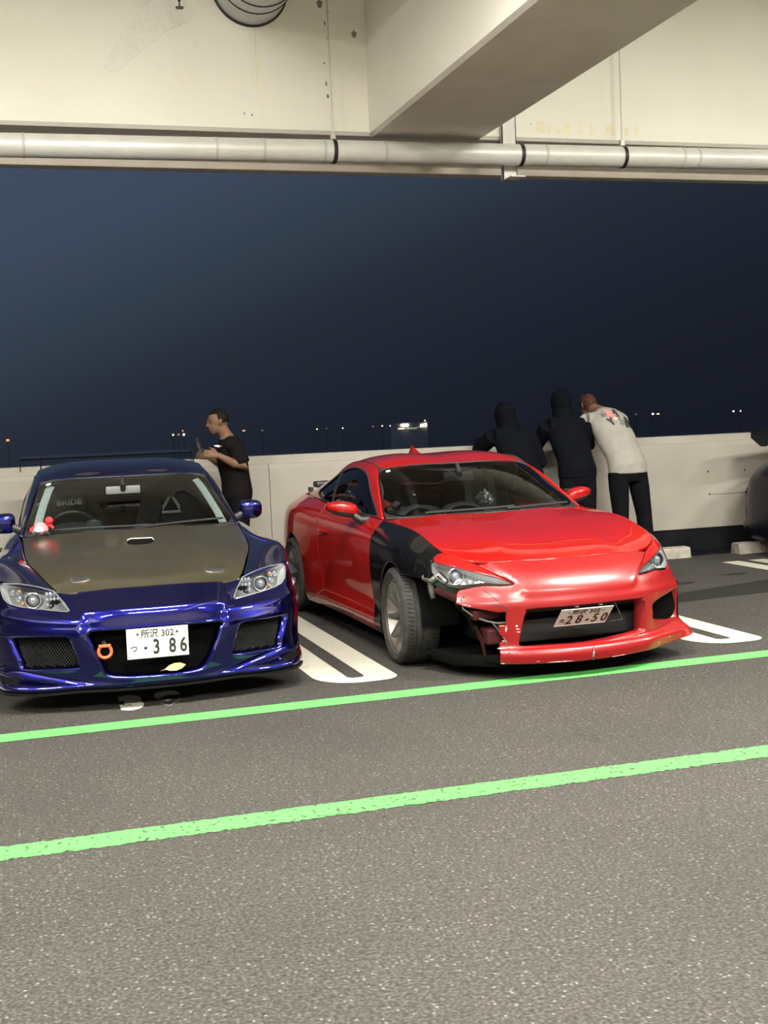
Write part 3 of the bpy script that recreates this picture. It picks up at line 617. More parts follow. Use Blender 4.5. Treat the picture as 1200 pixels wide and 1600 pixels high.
# sea and the far shore
SEA = M('night_sea', (.004, .006, .010), .35, noise=(.02, (.006, .008, .013), .3, .7)); LAND = M('pale_shore_building', (.40, .40, .41), .9); SHORE = M('dark_shore', (.25, .25, .26), .9)
struct(G().box((-3000, 14, -16.4), (3000, 900, -16)).mesh('trim_6', SEA)); struct(G().box((-900, 585, -16.2), (1400, 700, -15)).mesh('trim_7', SHORE))
def LG(name, col, s): return M(name, (.8, .8, .8), .5, emit=col, emit_s=s)
LWARM = LG('lamp_glow_warm', '#ffd9a0', 3.); LORG = LG('lamp_glow_orange', '#ff9a50', 1.6); LWHT = LG('lamp_glow_white', '#fff6dd', 6.); LDIM = LG('lamp_glow_dim', '#d8d0c0', .35)
POST = M('lamp_post', (.01, .01, .01), .6)
nl = nr = 0
for x, z, r, m_, w_ in ((1.9, 2.0, .9, LORG, 1.4), (79.2, 1.3, .75, LWARM, 1), (81.9, 1.3, .55, LORG, 1.2), (84.4, 1.2, .9, LWHT, 1), (114.2, 1.9, .6, LORG, 2.2), (123.5, 1.6, .5, LDIM, 1.6), (151.7, 1.1, .6, LWARM, 1), (156.6, 1.2, .45, LDIM, 1),
                        (165.2, 1.1, .6, LWARM, 1), (181.4, 1.3, .45, LDIM, 2), (186.3, 1.4, .5, LWARM, 1.5), (190.5, 1.3, .45, LWARM, 1.3), (332.5, 2.0, .6, LDIM, 1), (343.0, 1.8, .7, LWHT, 1.7), (346.2, 1.7, .5, LWARM, 3), (394.2, 1.4, .75, LWHT, 1), (398.8, 1.4, .7, LWARM, .8)):
    ORD = ('leftmost', 'second', 'third', 'fourth', 'fifth', 'sixth', 'seventh', 'eighth', 'ninth', 'tenth', 'eleventh', 'twelfth')
    if x < 190: lab = 'small far harbour light, %s of the row left of the lit building' % (ORD[nl]+('' if nl == 0 else ' from the left')); nl += 1
    elif x < 200: lab = 'small far harbour light standing just left of the lit harbour building'
    else: lab = 'small far harbour light right of the white tee, %s of five' % ('leftmost', 'second from the left', 'third from the left', 'fourth from the left', 'rightmost')[nr]; nr += 1
    hl = empty('harbour_light', (x, 600, -15), 0, lab, 'light', 'harbour lights')
    G().tube([(0, 0, 0), (0, 0, 15+z)], .08, 6).mesh('lamp_post', POST, hl); G().ball((0, 0, 15+z), (r*w_*.62, r*.62, r*.62), 10, 6).mesh('lamp_head', m_, hl)
    if x == 84.4: G().ball((-.4, 0, 18.1), .36, 8, 5).mesh('lamp_head', LORG, hl); G().tube([(0, 0, 15+z), (-.4, 0, 18)], .08, 6).mesh('lamp_arm', POST, hl)
hbld = empty('harbour_building', (203, 604, -6), 0, 'long lit harbour building far across the water', 'building')
G().box((-8.5, -1, -9), (9, 8, 8.2)).mesh('wall', LAND, hbld); G().box((-8.7, -1.3, 8.2), (9.2, 8.3, 8.5)).mesh('roof', LAND, hbld)
for k in range(5): G().box((-7.2+k*.75, -1.1, 5.3), (-6.75+k*.75, -1.0, 5.75)).mesh('window', LWARM, hbld)
for k in range(3): G().ball((-4.9+k*1.3, -1.5, 7.3), (.85, .5, .62), 10, 6).mesh('floodlight', LWHT, hbld)
G().box((-2.4, -1.1, 5.1), (3.2, -1.0, 5.9)).mesh('lit_front', LG('lit_front', '#e8dcb4', .30), hbld); G().box((3.6, -1.1, 5.8), (4.4, -1.0, 6.4)).mesh('window', LDIM, hbld)
for k in range(3): G().box((4.9+k*.62, -1.1, 5.9), (5.3+k*.62, -1.0, 7.6)).mesh('window', LWARM, hbld)
G().ball((7.7, -1.5, 7.0), (.8, .6, .9), 10, 6).mesh('floodlight', LWHT, hbld); G().ball((7.6, -1.3, 9.3), .4, 8, 5).mesh('mast_light', LWARM, hbld); G().tube([(7.6, -1.1, 8), (7.6, -1.1, 9.3)], .08, 6).mesh('mast', POST, hbld)
# ---------------------------------------------------------------- cars: pieces both kinds share (car frame)
def mu(S, uv): return [[S.nu-1-u, v] for u, v in uv][::-1]          # the mirrored outline on a full-width surface
def lens(S, poly, parent, name='headlight', lamps=None, sign=1, style='b'):
    """a headlight: dark bowl behind, lamps in it, clear cover flush with the bodywork"""
    full = S.nu-1
    def at(uv, d):
        p = S.ev(np.array(uv)); return p+S.nrm(np.array(uv))*d
    h = panel(name, S, poly, LAMPG if style == 'b' else M('dark_lamp_housing', (.16, .16, .165), .3, .5), parent, sp=.03, gap=-.004, depth=.0, lift=-.062, roll=0)
    n = len(poly); q = resample(np.array(poly, float)*[S.su, S.sv], .02)/[S.su, S.sv]
    A = S.ev(q)+S.nrm(q)*-.004; B = S.ev(q)+S.nrm(q)*-.064; m = len(q)
    mesh('lamp_rim', list(A)+list(B), [(i, (i+1) % m, m+(i+1) % m, m+i) for i in range(m)], LAMPW, h, True)
    A = S.ev(q)+S.nrm(q)*.001
    G().tube(A, .0024 if style == 'b' else .002, 6, closed=True, cap=False).mesh('lens_edge', LAMPT if style == 'b' else BPL2, h, True)
    for k, uv in enumerate(lamps):
        nrm = S.nrm(np.array(uv)); fw = Vector((1, .18*np.sign(at(uv, 0)[1]), .05)).normalized(); c = at(uv, -.05)+np.array((.008, 0, 0))
        if (k == 0):
            r = .042 if style == 'b' else .046
            ex_ = Vector((0, 0, 1)).cross(fw).normalized(); ey_ = fw.cross(ex_)
            G().tube([Vector(c)+fw*.018+ex_*(r*math.cos(a))+ey_*(r*math.sin(a)) for a in np.linspace(0, 6.283, 28, endpoint=False)], .0038, 8, closed=True, cap=False).mesh('projector_trim', LAMPT, h, True)
            G().tube([c-np.array(fw)*.03, c+np.array(fw)*.016], [r*.8, r], 24, cap=False).mesh('projector_shroud', LAMPT, h, True)
            G().tube([c+np.array(fw)*.006, c+np.array(fw)*.010], [r*.72, r*.72], 24).mesh('projector_ring', LAMPG, h, True)
            G().ball(c+np.array(fw)*.006, r*.56, 16, 10).mesh('projector_lens', LAMPB, h, True)
        elif style == 'b' and k == 1:
            for i in range(4):
                for j in range(3):
                    G().ball(c+np.array((0, (i-1.5)*.020, (j-1)*.030)), (.012, .011, .016), 8, 6).mesh('reflector_facet', LAMPB, h, True)
        else:
            r = .021 if style == 'b' else .010
            G().tube([c-np.array(fw)*.02, c+np.array(fw)*.006], [r*.6, r], 14, cap=False).mesh('bulb_cup', LAMPW, h, True)
            G().ball(c, r*.62, 10, 6).mesh('bulb', AMB if (style == 'b' and k in (2, 5)) else LAMPB, h, True)
    panel('lens_cover', S, poly, HGL, h, sp=.03, gap=.001, depth=0, lift=.001, roll=0)
    return h
def wheel(parent, x, y, z, r, wd, rim, mrim, spokes, steer=0., name='wheel'):
    s = 1 if y > 0 else -1
    e = G()
    rp_ = [(rim, .5), (rim+.012, .5), (rim+.006, .46), (rim-.012, .44), (rim-.016, .30), (rim-.05, .05), (rim-.05, -.45), (rim+.01, -.5)]
    e.lathe([(a, b_*wd*.92*s) for a, b_ in rp_], (0, 0, 0), 40)
    for k in range(spokes):
        a = 2*math.pi*k/spokes+.15; ca, sa = math.cos(a), math.sin(a); q = lambda rr, t, d: (rr*ca-t*sa, d*s, rr*sa+t*ca)
        r0, r1 = .035, rim-.008; w0, w1 = .0145, .0105
        d0, d1, bk = wd*.22, wd*.40, wd*.16
        e.add([q(r0, -w0, d0), q(r0, w0, d0), q(r1, w1, d1), q(r1, -w1, d1), q(r0, -w0*1.3, d0-bk), q(r0, w0*1.3, d0-bk), q(r1, w1*1.5, d1-bk*.9), q(r1, -w1*1.5, d1-bk*.9)],
              [(0, 1, 2, 3), (7, 6, 5, 4), (0, 3, 7, 4), (1, 5, 6, 2), (2, 6, 7, 3), (0, 4, 5, 1)])
    e.lathe([(0, wd*.25*s), (.026, wd*.25*s), (.032, wd*.22*s), (.062, wd*.20*s), (.066, wd*.08*s)], (0, 0, 0), 24)
    o = e.mesh(name, mrim, parent, True)
    for k in range(5): a = 2*math.pi*k/5+.4; G().lathe([(0, wd*.225*s), (.008, wd*.22*s), (.009, wd*.19*s)], (.047*math.cos(a), 0, .047*math.sin(a)), 8).mesh('wheel_nut', RIMD, o)
    t = G(); h = wd/2
    t.lathe([(a, b_*h*s) for a, b_ in ((rim+.004, .92), (rim+.02, 1.0), (rim+.5*(r-rim), 1.06), (r-.022, 1.0), (r-.008, .90), (r-.001, .74), (r, .40), (r-.006, .39), (r-.006, .33), (r, .32), (r, .05), (r-.006, .04), (r-.006, -.02), (r, -.03), (r, -.32), (r-.006, -.33), (r-.006, -.39), (r, -.40), (r-.001, -.74), (r-.022, -1.0), (rim+.02, -1.0))], (0, 0, 0), 72)
    t.mesh('tyre', TYRE, o, True)
    if r > .2:
        g = G()
        for k in range(72):                      # sipes across the tread shoulders
            a = 2*math.pi*k/72
            for u0, u1, da in ((.5, .82, .03), (-.82, -.5, -.03)):
                p = [((r+.0006)*math.cos(a+da*j), (u0+(u1-u0)*j)*h*s, (r+.0006)*math.sin(a+da*j)) for j in (0, .5, 1)]
                g.tube(p, .0013, 4)
        so = g.mesh('tread_sipes', DUL, o); so['kind'] = 'stuff'
    G().lathe([(0, -wd*.12*s), (.15, -wd*.12*s), (.15, -wd*.22*s), (0, -wd*.22*s)], (0, 0, 0), 36).mesh('brake_disc', SILV, o)
    G().prism([(.10, -.05), (.155, -.055), (.155, .055), (.10, .05)], 1, -wd*.28*s, -wd*.02*s).mesh('brake_caliper', RIMD, o)
    o.location = (x, y, z); o.rotation_euler = (0, 0, steer); return o
def arch(S, cx, cz, r, a0, a1, n=26): return [list(p) for p in S.find(circ(cx, cz, r, n, a0, a1), 'xz')]
def body_sides(K, root, paint, sgn, xd, xr, wb, ra, fpaint=None, torn=None):
    """fender, door and quarter panel of one side, cut from the side surface"""
    S = P_[K+'S']; side = 'left' if sgn > 0 else 'right'
    def X(x, z): return S.find([(x, z)], 'xz')[0]
    nv = S.nv-1; ub = lambda x: S.find([(x, .14)], 'xz')[0][0]
    a = arch(S, 0, .30, ra, torn or 10, 188)
    df = [[X(x, z)[0], v] for x, z, v in xd]
    f = [[0, 0], [0, 2.0 if torn else a[0][1]-.2]]+a+[[a[-1][0]+.02, nv], [df[-1][0], nv]]+df[::-1]
    panel('fender', S, f, fpaint or paint, root, sp=.04, sign=sgn)
    dr = [[X(x, z)[0], v] for x, z, v in xr]
    d = df+[[df[-1][0], nv-2.2], [dr[-1][0], nv-2.2]]+dr[::-1]
    do = panel('door', S, d, paint, root, sp=.04, sign=sgn)
    panel('side_skirt', S, [[df[-1][0], nv-2.2], [df[-1][0], nv], [ub(-wb+ra), nv], [dr[-1][0], nv-2.2]], paint, root, sp=.05, sign=sgn)
    b = arch(S, -wb, .30, ra+.005, -8, 186)
    q = dr+[[dr[-1][0], nv-2.2], [b[0][0]-.03, nv]]+b+[[b[-1][0]+.05, nv], [S.nu-1, nv], [S.nu-1, 0]]
    panel('quarter_panel', S, q, paint, root, sp=.05, sign=sgn)
    for cx in (0, -wb):
        V = []; F = []; n = 25
        for k in range(n):
            t = math.radians(-5+190*k/(n-1))
            for y in (.80, .56): V.append((cx+(ra+.012)*math.cos(t), sgn*y, .30+(ra+.012)*math.sin(t)))
        for k in range(n-1): F.append((2*k, 2*k+1, 2*k+3, 2*k+2))
        V.append((cx, sgn*.56, .30)); c0 = len(V)-1
        for k in range(n-1): F.append((2*k+1, c0, 2*k+3))
        mesh('wheel_liner', V, F, DUL, root)
    return do, dr, df
def cabin(K, root, paint, win, roofpaint=None, pillarmat=None, pillar=None, fritmat=None):
    """windscreen, roof, cabin sides and tail"""
    W, R_, Gs, Kk, Tt = (P_[K+k] for k in 'WRGKT')
    e = W.nu-1; v = W.nv-1
    inner = smooth_poly([[.22, .16], [e/2, .10], [e-.22, .16], [e-.16, v/2], [e-.28, v-.12], [e/2, v-.07], [.28, v-.12], [.16, v/2]], 8)
    panel('windscreen_surround', W, W.rect(.03, e-.03, .0, v), fritmat or BPL, root, [inner], sp=.05, gap=0, depth=.012)
    g = panel('windscreen', W, inner, WGL, root, sp=.06, gap=-.004, depth=0, lift=-.002, roll=0)
    panel('roof', R_, R_.rect(0, R_.nu-1, 0, R_.nv-1), roofpaint or paint, root, sp=.05, gap=.001)
    for s in (1, -1):
        panel('inner_trim', Gs, Gs.rect(.05, Gs.nu-1.05, .05, Gs.nv-1.05), DUL, root, [smooth_poly(win, 5)], sp=.09, gap=0, sign=s, depth=0, lift=-.032, roll=0)
        holes = [smooth_poly(win, 5)]
        fr = panel('cabin_side', Gs, Gs.rect(0, Gs.nu-1, 0, Gs.nv-1), paint, root, holes, sp=.03, gap=.0, sign=s, depth=.02)
        panel('side_window', Gs, holes[0], SGL, fr, sp=.05, gap=.001, depth=0, lift=-.008, roll=0, sign=s)
        q = resample(np.array(holes[0])*[Gs.su, Gs.sv], .03)/[Gs.su, Gs.sv]; A = Gs.ev(q)+Gs.nrm(q)*-.002; A[:, 1] *= s
        G().tube(A, .006, 6, closed=True, cap=False).mesh('window_seal', BPL2, fr, True)
        if pillar:
            q = np.array(pillar); c_ = Gs.ev(q); nn = Gs.nrm(q); c_ = c_-nn*.004; c_[:, 1] *= s
            G().tube(c_, [(.028, .006)]*len(c_), 8, side=(1, 0, 0)).mesh('door_pillar', BPL, fr, True)
    panel('headliner', R_, R_.rect(.15, R_.nu-1.15, .1, R_.nv-1.05), M('headliner_cloth', (.05, .05, .048), .9), root, sp=.12, gap=.01, depth=0, lift=-.045, roll=0)
    rw = [[.5, .25], [e/2, .1], [e-.5, .25], [e-.45, 1.2], [e-.7, 1.85], [e/2, 1.95], [.7, 1.85], [.45, 1.2]]
    rw = smooth_poly(rw, 6)
    panel('rear_lining', Kk, Kk.rect(.05, Kk.nu-1.05, .0, Kk.nv-2.2), DUL, root, [rw], sp=.09, gap=0, depth=0, lift=-.03, roll=0)
    panel('rear_deck', Kk, Kk.rect(0, Kk.nu-1, 0, Kk.nv-1), paint, root, [rw], sp=.06, gap=.001)
    panel('rear_window', Kk, rw, WGL, root, sp=.08, gap=.001, depth=0, lift=-.004, roll=0)
    tl = [[.3, .15], [1.7, .25], [1.6, 1.0], [.25, 1.05]]
    panel('rear_bumper', Tt, Tt.rect(0, Tt.nu-1, 0, Tt.nv-1), paint, root, [tl, mu(Tt, tl)], sp=.07, gap=.001)
    for t in (tl, mu(Tt, tl)): panel('tail_lamp', Tt, t, REDL, root, sp=.06, gap=.002, lift=-.002, depth=.01)
    return inner
def chassis(root, half=.55, back=-3.25, nose=.60, top=.60):
    g = G(); g.box((-.45, -half, .19), (nose, half, top)); g.box((back, -.56, .17), (-.45, .56, .26)); g.box((-2.1, -.78, .15), (-.45, .78, .25)); g.box((back, -.60, .26), (-2.35, .60, .72))
    g.mesh('chassis', DUL, root)  # includes a block filling the engine bay to stop light leaks
    g = G()
    for y in (-.70, .67): g.box((-2.5, y, .24), (-.52, y+.03, .84))
    g.box((-2.62, -.68, .24), (-2.58, .68, .88)); g.box((-.56, -.68, .24), (-.50, .68, .80)); g.box((-3.0, -.6, .84), (-2.55, .6, .86))
    g.mesh('cabin_tub', DUL, root)
def steering(root, c, r=.18):
    th = math.radians(24); ex = Vector((0, 1, 0)); n = Vector((-math.cos(th), 0, math.sin(th))); ey = Vector((math.sin(th), 0, math.cos(th)))
    P = [Vector(c)+ex*(r*math.cos(a))+ey*(r*math.sin(a)) for a in np.linspace(0, 2*math.pi, 36, endpoint=False)]
    o = G().tube(P, .015, 10, closed=True, cap=False).mesh('steering_wheel', BPL, root, True)
    g = G()
    for a in (math.pi*.05, math.pi*.95, math.pi*1.5): g.tube([Vector(c), Vector(c)+ex*(r*math.cos(a))+ey*(r*math.sin(a))], [(.02, .008)]*2, 8, side=ex if a > 3.5 else ey)
    g.ball(c, .045, 12, 8); g.tube([Vector(c), Vector(c)-n*.35], .025, 10); g.mesh('steering_hub', BPL, o, True); return o
def seat(root, x, y, top=1.08, wd=.50, mat=FAB, hole=False):
    """high-backed bucket seat; the back is a shell with side bolsters, the cushion a part of its own"""
    V = []; F = []; nz, ny = 16, 15
    def wof(t): return wd/2*(1-.42*max(0, (t-.55)/.45)**1.3)*(1+.10*math.exp(-((t-.45)/.12)**2))
    for f in (0, 1):
        for i in range(nz):
            t = i/(nz-1); z = .42+(top-.42)*t; xb = x-.06-.26*t+.05*max(0, t-.72)/.28
            for j in range(ny):
                s = -1+2*j/(ny-1); yy = y+wof(t)*math.copysign(abs(s)**.9, s)
                bol = .085*abs(s)**3*(1-.5*t)
                rnd = .035*max(0, (t-.9)/.1)**2
                V.append((xb+(bol-rnd if f == 0 else -.07+.03*abs(s)**2+rnd), yy, z-(.03*abs(s)**2.5 if t > .9 else 0)))
    hz = lambda i, j: hole and 10 <= i < 12 and (5 <= j < 9) and not (i == 11 and j in (5, 8))
    idx = lambda f, i, j: f*nz*ny+i*ny+j
    for i in range(nz-1):
        for j in range(ny-1):
            F.append((idx(0, i, j), idx(0, i, j+1), idx(0, i+1, j+1), idx(0, i+1, j))); F.append((idx(1, i, j), idx(1, i+1, j), idx(1, i+1, j+1), idx(1, i, j+1)))
    for i in range(nz-1):
        for j in (0, ny-1): q = (idx(0, i, j), idx(0, i+1, j), idx(1, i+1, j), idx(1, i, j)); F.append(q if j == 0 else q[::-1])
    for j in range(ny-1): F.append((idx(0, nz-1, j), idx(0, nz-1, j+1), idx(1, nz-1, j+1), idx(1, nz-1, j))); F.append((idx(0, 0, j+1), idx(0, 0, j), idx(1, 0, j), idx(1, 0, j+1)))
    o = mesh('seat', V, F, mat, root, True)
    G().box((x-.12, y-wd*.46, .30), (x+.40, y+wd*.46, .47), .05).mesh('seat_cushion', mat, o, True); return o
def dash(root, z0=.80, xo=0.):
    g = G().prism([(-.50+xo, z0-.02), (-.58+xo, z0+.045), (-.80+xo, z0+.075), (-.95+xo, z0+.05), (-1.0+xo, z0-.05), (-.92+xo, z0-.30), (-.52+xo, z0-.30)], 1, -.655, .655)
    o = g.mesh('dashboard', DASH, root); G().tube([(-.98+xo, -.37, z0+.03), (-.90+xo, -.37, z0+.06), (-.78+xo, -.37, z0+.06)], [(.17, .05), (.18, .07), (.10, .03)], 18, side=(0, 1, 0)).mesh('instrument_hood', DASH, o, True); return o
def rear_mirror(root, c, w_=.11, h=.03, mat=BPL):
    o = G().box((c[0]-.012, c[1]-w_, c[2]-h), (c[0]+.014, c[1]+w_, c[2]+h), .012).mesh('rear_view_mirror', mat, root, True)
    G().tube([(c[0]+.01, c[1], c[2]), (c[0]+.03, c[1], c[2]+.03), (c[0]-.02, c[1], c[2]+.085)], [.018, .02, .014], 10).mesh('mirror_stalk', BPL, o, True); return o
def plate(root, c, rot, l1, kana, num, dots):
    """Japanese number plate: bevelled sheet, bolts and raised ink"""
    o = G().box((-.001, -.165, -.0825), (.0012, .165, .0825), .0008).mesh('number_plate', PLW, root)
    G().tube([(.0014, y, z) for y, z in ((-.159, -.0765), (.159, -.0765), (.159, .0765), (-.159, .0765))], .0018, 5, closed=True, cap=False).mesh('plate_rim', PLW, o)
    for y in (-.105, .105): G().lathe([(0, .006), (.006, .005), (.008, .0008)], (.0, y, .052), 10, 'x').mesh('plate_bolt', SILV, o)
    fr_ = lambda y, z: frame((.0016, y, z), (0, 1, 0), (0, 0, 1))
    text('plate_text', l1, .050, fr_(.0, .048), PLG, o, sx=.95, bold=.0006)
    text('plate_text', kana, .042, fr_(-.128, -.028), PLG, o, bold=.0006)
    for ch, y in num: text('plate_text', ch, .112, fr_(y, -.026), PLG, o, sx=.72, bold=.0022)
    for y in dots: G().lathe([(0, .0022), (.0085, .002), (.009, .0005)], (0, y, -.026), 12, 'x').mesh('plate_dot', PLG, o)
    o.location = c; o.rotation_euler = rot; return o
# ---------------------------------------------------------------- blue coupe
blue = empty('car', (.7549, 7.525, 0), -math.pi/2-.0267, 'dark blue coupe with a bare carbon bonnet and rear wing in bay 39', 'car')
def blue_nose(P, N):                             # raised middle of the nose, its flanks falling to the headlights
    y = np.abs(P[:, 1]); z = P[:, 2]
    k = np.clip((.395+.10*np.clip(z-.53, 0, 1)-y)/.016, 0, 1)*np.clip((z-.515)/.02, 0, 1)
    c_ = np.clip((.50-z)/.01, 0, 1)*np.clip((z-.435)/.02, 0, 1)*-.006
    zl = .512+.05*(y-.39); led = np.clip((zl-z)/.008, 0, 1)*np.clip((y-.37)/.02, 0, 1)*np.clip((z-.30)/.12, 0, 1)*.013
    return P+N*(k*.013+c_+led)[:, None]
S = P_['BB']; hd = TR['b_head']
lo = hd[3:]+[hd[0]]
top = [[9.35, 0]]+lo+mu(S, lo)+[[.65, 0]]
gr = smooth_poly(TR['b_grille'], 3); fg = smooth_poly(TR['b_fog'], 3)
panel('front_bumper', S, [[0, 0], [0, 3.5], [0, 7]]+[[u, 7] for u in range(1, 10)]+[[10, 7], [10, 3.5], [10, 0]]+top, BLUE, blue, [gr, fg, mu(S, [list(p) for p in fg])], sp=.022, hole_depth=.07, fn=blue_nose, roll=.008)
for q in (hd, mu(S, hd)):
    L_ = TR['b_lamp'] if q is hd else [[S.nu-1-u, v] for u, v in TR['b_lamp']]
    lens(S, q, blue, lamps=L_[:6], style='b')
def mesh_insert(name, S, poly, root, lift, pitch=.011, mat=MESH):
    o = panel(name, S, poly, DUL, root, sp=.05, gap=-.012, depth=0, lift=lift-.012, roll=0)
    q = np.array(poly, float)*[S.su, S.sv]; lo_, hi_ = q.min(0), q.max(0); g = G(); c45 = .7071
    for d in (1, -1):
        for off in np.arange(-1.2, 1.2, pitch):
            t = np.linspace(-1.2, 1.2, 200); cx, cy = (lo_+hi_)/2
            L = np.stack([cx+t*c45-off*c45*d, cy+d*t*c45+off*c45], 1); k = inside(L, q)
            ii = np.where(k)[0]
            if len(ii) < 2: continue
            for run in np.split(ii, np.where(np.diff(ii) > 1)[0]+1):
                if len(run) < 2: continue
                w_ = L[[run[0], run[len(run)//2], run[-1]]]/[S.su, S.sv]; g.tube(S.ev(w_)+S.nrm(w_)*lift, .0016, 3, cap=False)
    m_ = g.mesh('mesh_wires', mat, o); m_['kind'] = 'stuff'; return o
mesh_insert('grille_mesh', S, gr, blue, -.075, .016, DUL); mesh_insert('fog_mesh', S, fg, blue, -.05, .011); mesh_insert('fog_mesh', S, mu(S, [list(p) for p in fg]), blue, -.05, .011)
us = np.linspace(.15, 9.85, 60); A = S.ev(np.stack([us, us*0+7], 1)); out = []
g = G(); n = len(us); V = []
for i, p in enumerate(A):
    d = np.array(S.nrm(np.array([us[i], 6.6]))); d[2] = 0; d /= np.linalg.norm(d); q = p+d*.014
    V += [p-d*.10+np.array((0, 0, .006)), q+np.array((0, 0, .008)), q+np.array((0, 0, -.006)), p-d*.10+np.array((0, 0, -.006))]
F = [(4*i+k, 4*i+(k+1) % 4, 4*i+4+(k+1) % 4, 4*i+4+k) for i in range(n-1) for k in range(4)]+[(3, 2, 1, 0), (4*n-4, 4*n-3, 4*n-2, 4*n-1)]
g.add(V, F).mesh('lip_splitter', M('lip_black', (.004, .004, .004), .5, spec=.12), blue)
for sg in (1, -1):                               # small brake duct winglets low on the corners
    q = [[8.6, 5.45], [9.5, 5.25], [9.45, 5.75], [8.75, 5.8]]; q = q if sg > 0 else mu(S, q)
    panel('brake_duct', S, q, DUL, blue, sp=.03, gap=0, lift=.002, depth=.003)
    a_ = [[8.5, 5.4], [9.1, 5.28], [9.6, 5.15], [9.9, 4.9]]; a_ = a_ if sg > 0 else mu(S, a_); a_ = np.array(a_)
    G().tube(S.ev(a_)+S.nrm(a_)*.004, [(.010, .006)]*4, 8).mesh('canard', BLUE, blue, True)
H = P_['BH']
panel('bonnet', H, H.rect(0, 6, 0, 4, 16), CARB, blue, sp=.045, fn=lambda P, N: P+N*(.010*np.clip((.47-.16*np.clip(-P[:, 0]+.3, 0, 1)-np.abs(P[:, 1]))/.05, 0, 1)*np.clip((.12-P[:, 0])/.08, 0, 1))[:, None])
for q in (TR['b_ventL'], mu(H, TR['b_ventL'])):
    o = panel('bonnet_vent', H, smooth_poly(q, 4), SILV, blue, sp=.02, gap=0, lift=.005, depth=.006)
    q = np.array(q); m_ = q.mean(0)
    panel('vent_recess', H, smooth_poly(m_+(q-m_)*.6, 4), BPL2, o, sp=.02, gap=0, lift=.0058, depth=.001)
o = panel('bonnet_slot', H, smooth_poly(TR['b_slot'], 4), DUL, blue, sp=.02, gap=0, lift=.0135, depth=.006)
q = np.array([TR['b_slot'][k] for k in (0, 1, 2, 3)])
G().tube(H.ev(q)+H.nrm(q)*.018, .0034, 8).mesh('slot_lip', WHT, o, True)
xdB = [(-.52, .80, 0), (-.50, .70, 2), (-.47, .55, 4), (-.46, .32, 6), (-.45, .2, 7)]; xrB = [(-1.45, .80, 0), (-1.45, .72, 2), (-1.43, .55, 4), (-1.40, .35, 6), (-1.38, .2, 7)]
for sg in (1, -1):
    do, _, _ = body_sides('B', blue, BLUE, sg, xdB, xrB, 2.70, .345)
    p = np.array((-1.32, sg*.845, .73)); G().tube([p+(.09, 0, 0), p+(.05, sg*.018, 0), p+(-.05, sg*.018, 0), p+(-.09, 0, 0)], .011, 8).mesh('door_handle', BLUE, do, True)
    G().tube([(-.70, sg*.70, .90), (-.72, sg*.755, .925), (-.72, sg*.79, .935)], [(.03, .018), (.025, .015), (.03, .02)], 10).mesh('mirror_stalk', BPL, blue, True)
    V = G().ball((0, 0, 0), 1, 20, 14).V; g = G().ball((0, 0, 0), 1, 20, 14)
    g.V = [(-.745+.055*math.copysign(abs(x)**.8, x)-.02*(y > 0)*y, sg*(.815+.082*math.copysign(abs(y)**.62, y)), .952+.066*math.copysign(abs(z)**.62, z)*(1-.12*y)) for x, y, z in g.V]
    mo = g.mesh('door_mirror', BLUE, blue, True)
    G().box((-.803, sg*.815-.062, .91), (-.798, sg*.815+.062, .995), .002).mesh('mirror_glass', CHR, mo)
    wheel(blue, 0, sg*.765, .31, .31, .225, .225, RIMD, 10); wheel(blue, -2.70, sg*.765, .31, .31, .235, .225, RIMD, 10)
winB = [[.35, .10], [1.2, .10], [2.9, .12], [3.9, .25], [4.35, .9], [3.9, 2.1], [3.0, 2.60], [1.9, 2.62], [1.15, 2.45], [.75, 1.7]]
innerB = cabin('B', blue, BLUE, winB, pillar=[[2.9, 0.1], [2.85, 1.4], [2.75, 2.6]])
chassis(blue)
Wn = P_['BW']
for sg in (1, -1):                               # pale pillar trim seen through the glass
    q = np.array([[5.60, .25], [5.62, .9], [5.60, 1.7], [5.52, 2.55], [5.44, 2.80]]); q = q if sg > 0 else np.stack([6-q[:, 0], q[:, 1]], 1)
    A = Wn.ev(q)-Wn.nrm(q)*.03; G().tube(A, [(.026, .006)]*5, 8, side=(0, 1, 0)).mesh('pillar_trim', GREYI, blue, True)
dash(blue, .795); steering(blue, (-1.02, -.37, .83), .175)
seat(blue, -1.38, -.36, 1.09, .54); s2 = seat(blue, -1.38, .36, 1.15, .52)
P3 = [Vector((-1.575, .36+y, .968+z)) for y, z in ((-.068, -.055), (.068, -.055), (.052, -.01), (.012, .056), (-.012, .056), (-.052, -.01))]
G().tube(P3, [(.011, .011)]*6, 8, closed=True, cap=False).mesh('harness_slot', WHT, s2, True)
G().prism([(y*.9+.36, z*.9+.968) for y, z in ((-.068, -.055), (.068, -.055), (.052, -.01), (.012, .056), (-.012, .056), (-.052, -.01))], 0, -1.60, -1.583).mesh('harness_opening', DUL, s2)
text('seat_lettering', 'BRIDE', .058, frame((-1.50, -.372, 1.028), (.05, 1, .02), (-.35, 0, 1)), GREYW, blue, sx=1.15, bold=.0018)
g = G().box((-1.62, -.50, .95), (-1.53, -.24, 1.10), .03).mesh('head_cushion', FAB, blue, True)
rear_mirror(blue, (-.82, -.03, 1.128), .115, .027, M('grey_mirror_back', (.10, .11, .11), .5))
G().tube([(-.60, -.24, .84), (-.66, -.24, .93)], [(.075, .06), (.05, .035)], 18, side=(0, 1, 0)).mesh('gauge_pod', M('glossy_gauge_pod', (.035, .04, .045), .15), blue, True)
G().box((-.62, .02, .872), (-.60, .10, .905), .004).mesh('dash_screen', M('dash_screen', (.07, .08, .08), .3), blue)
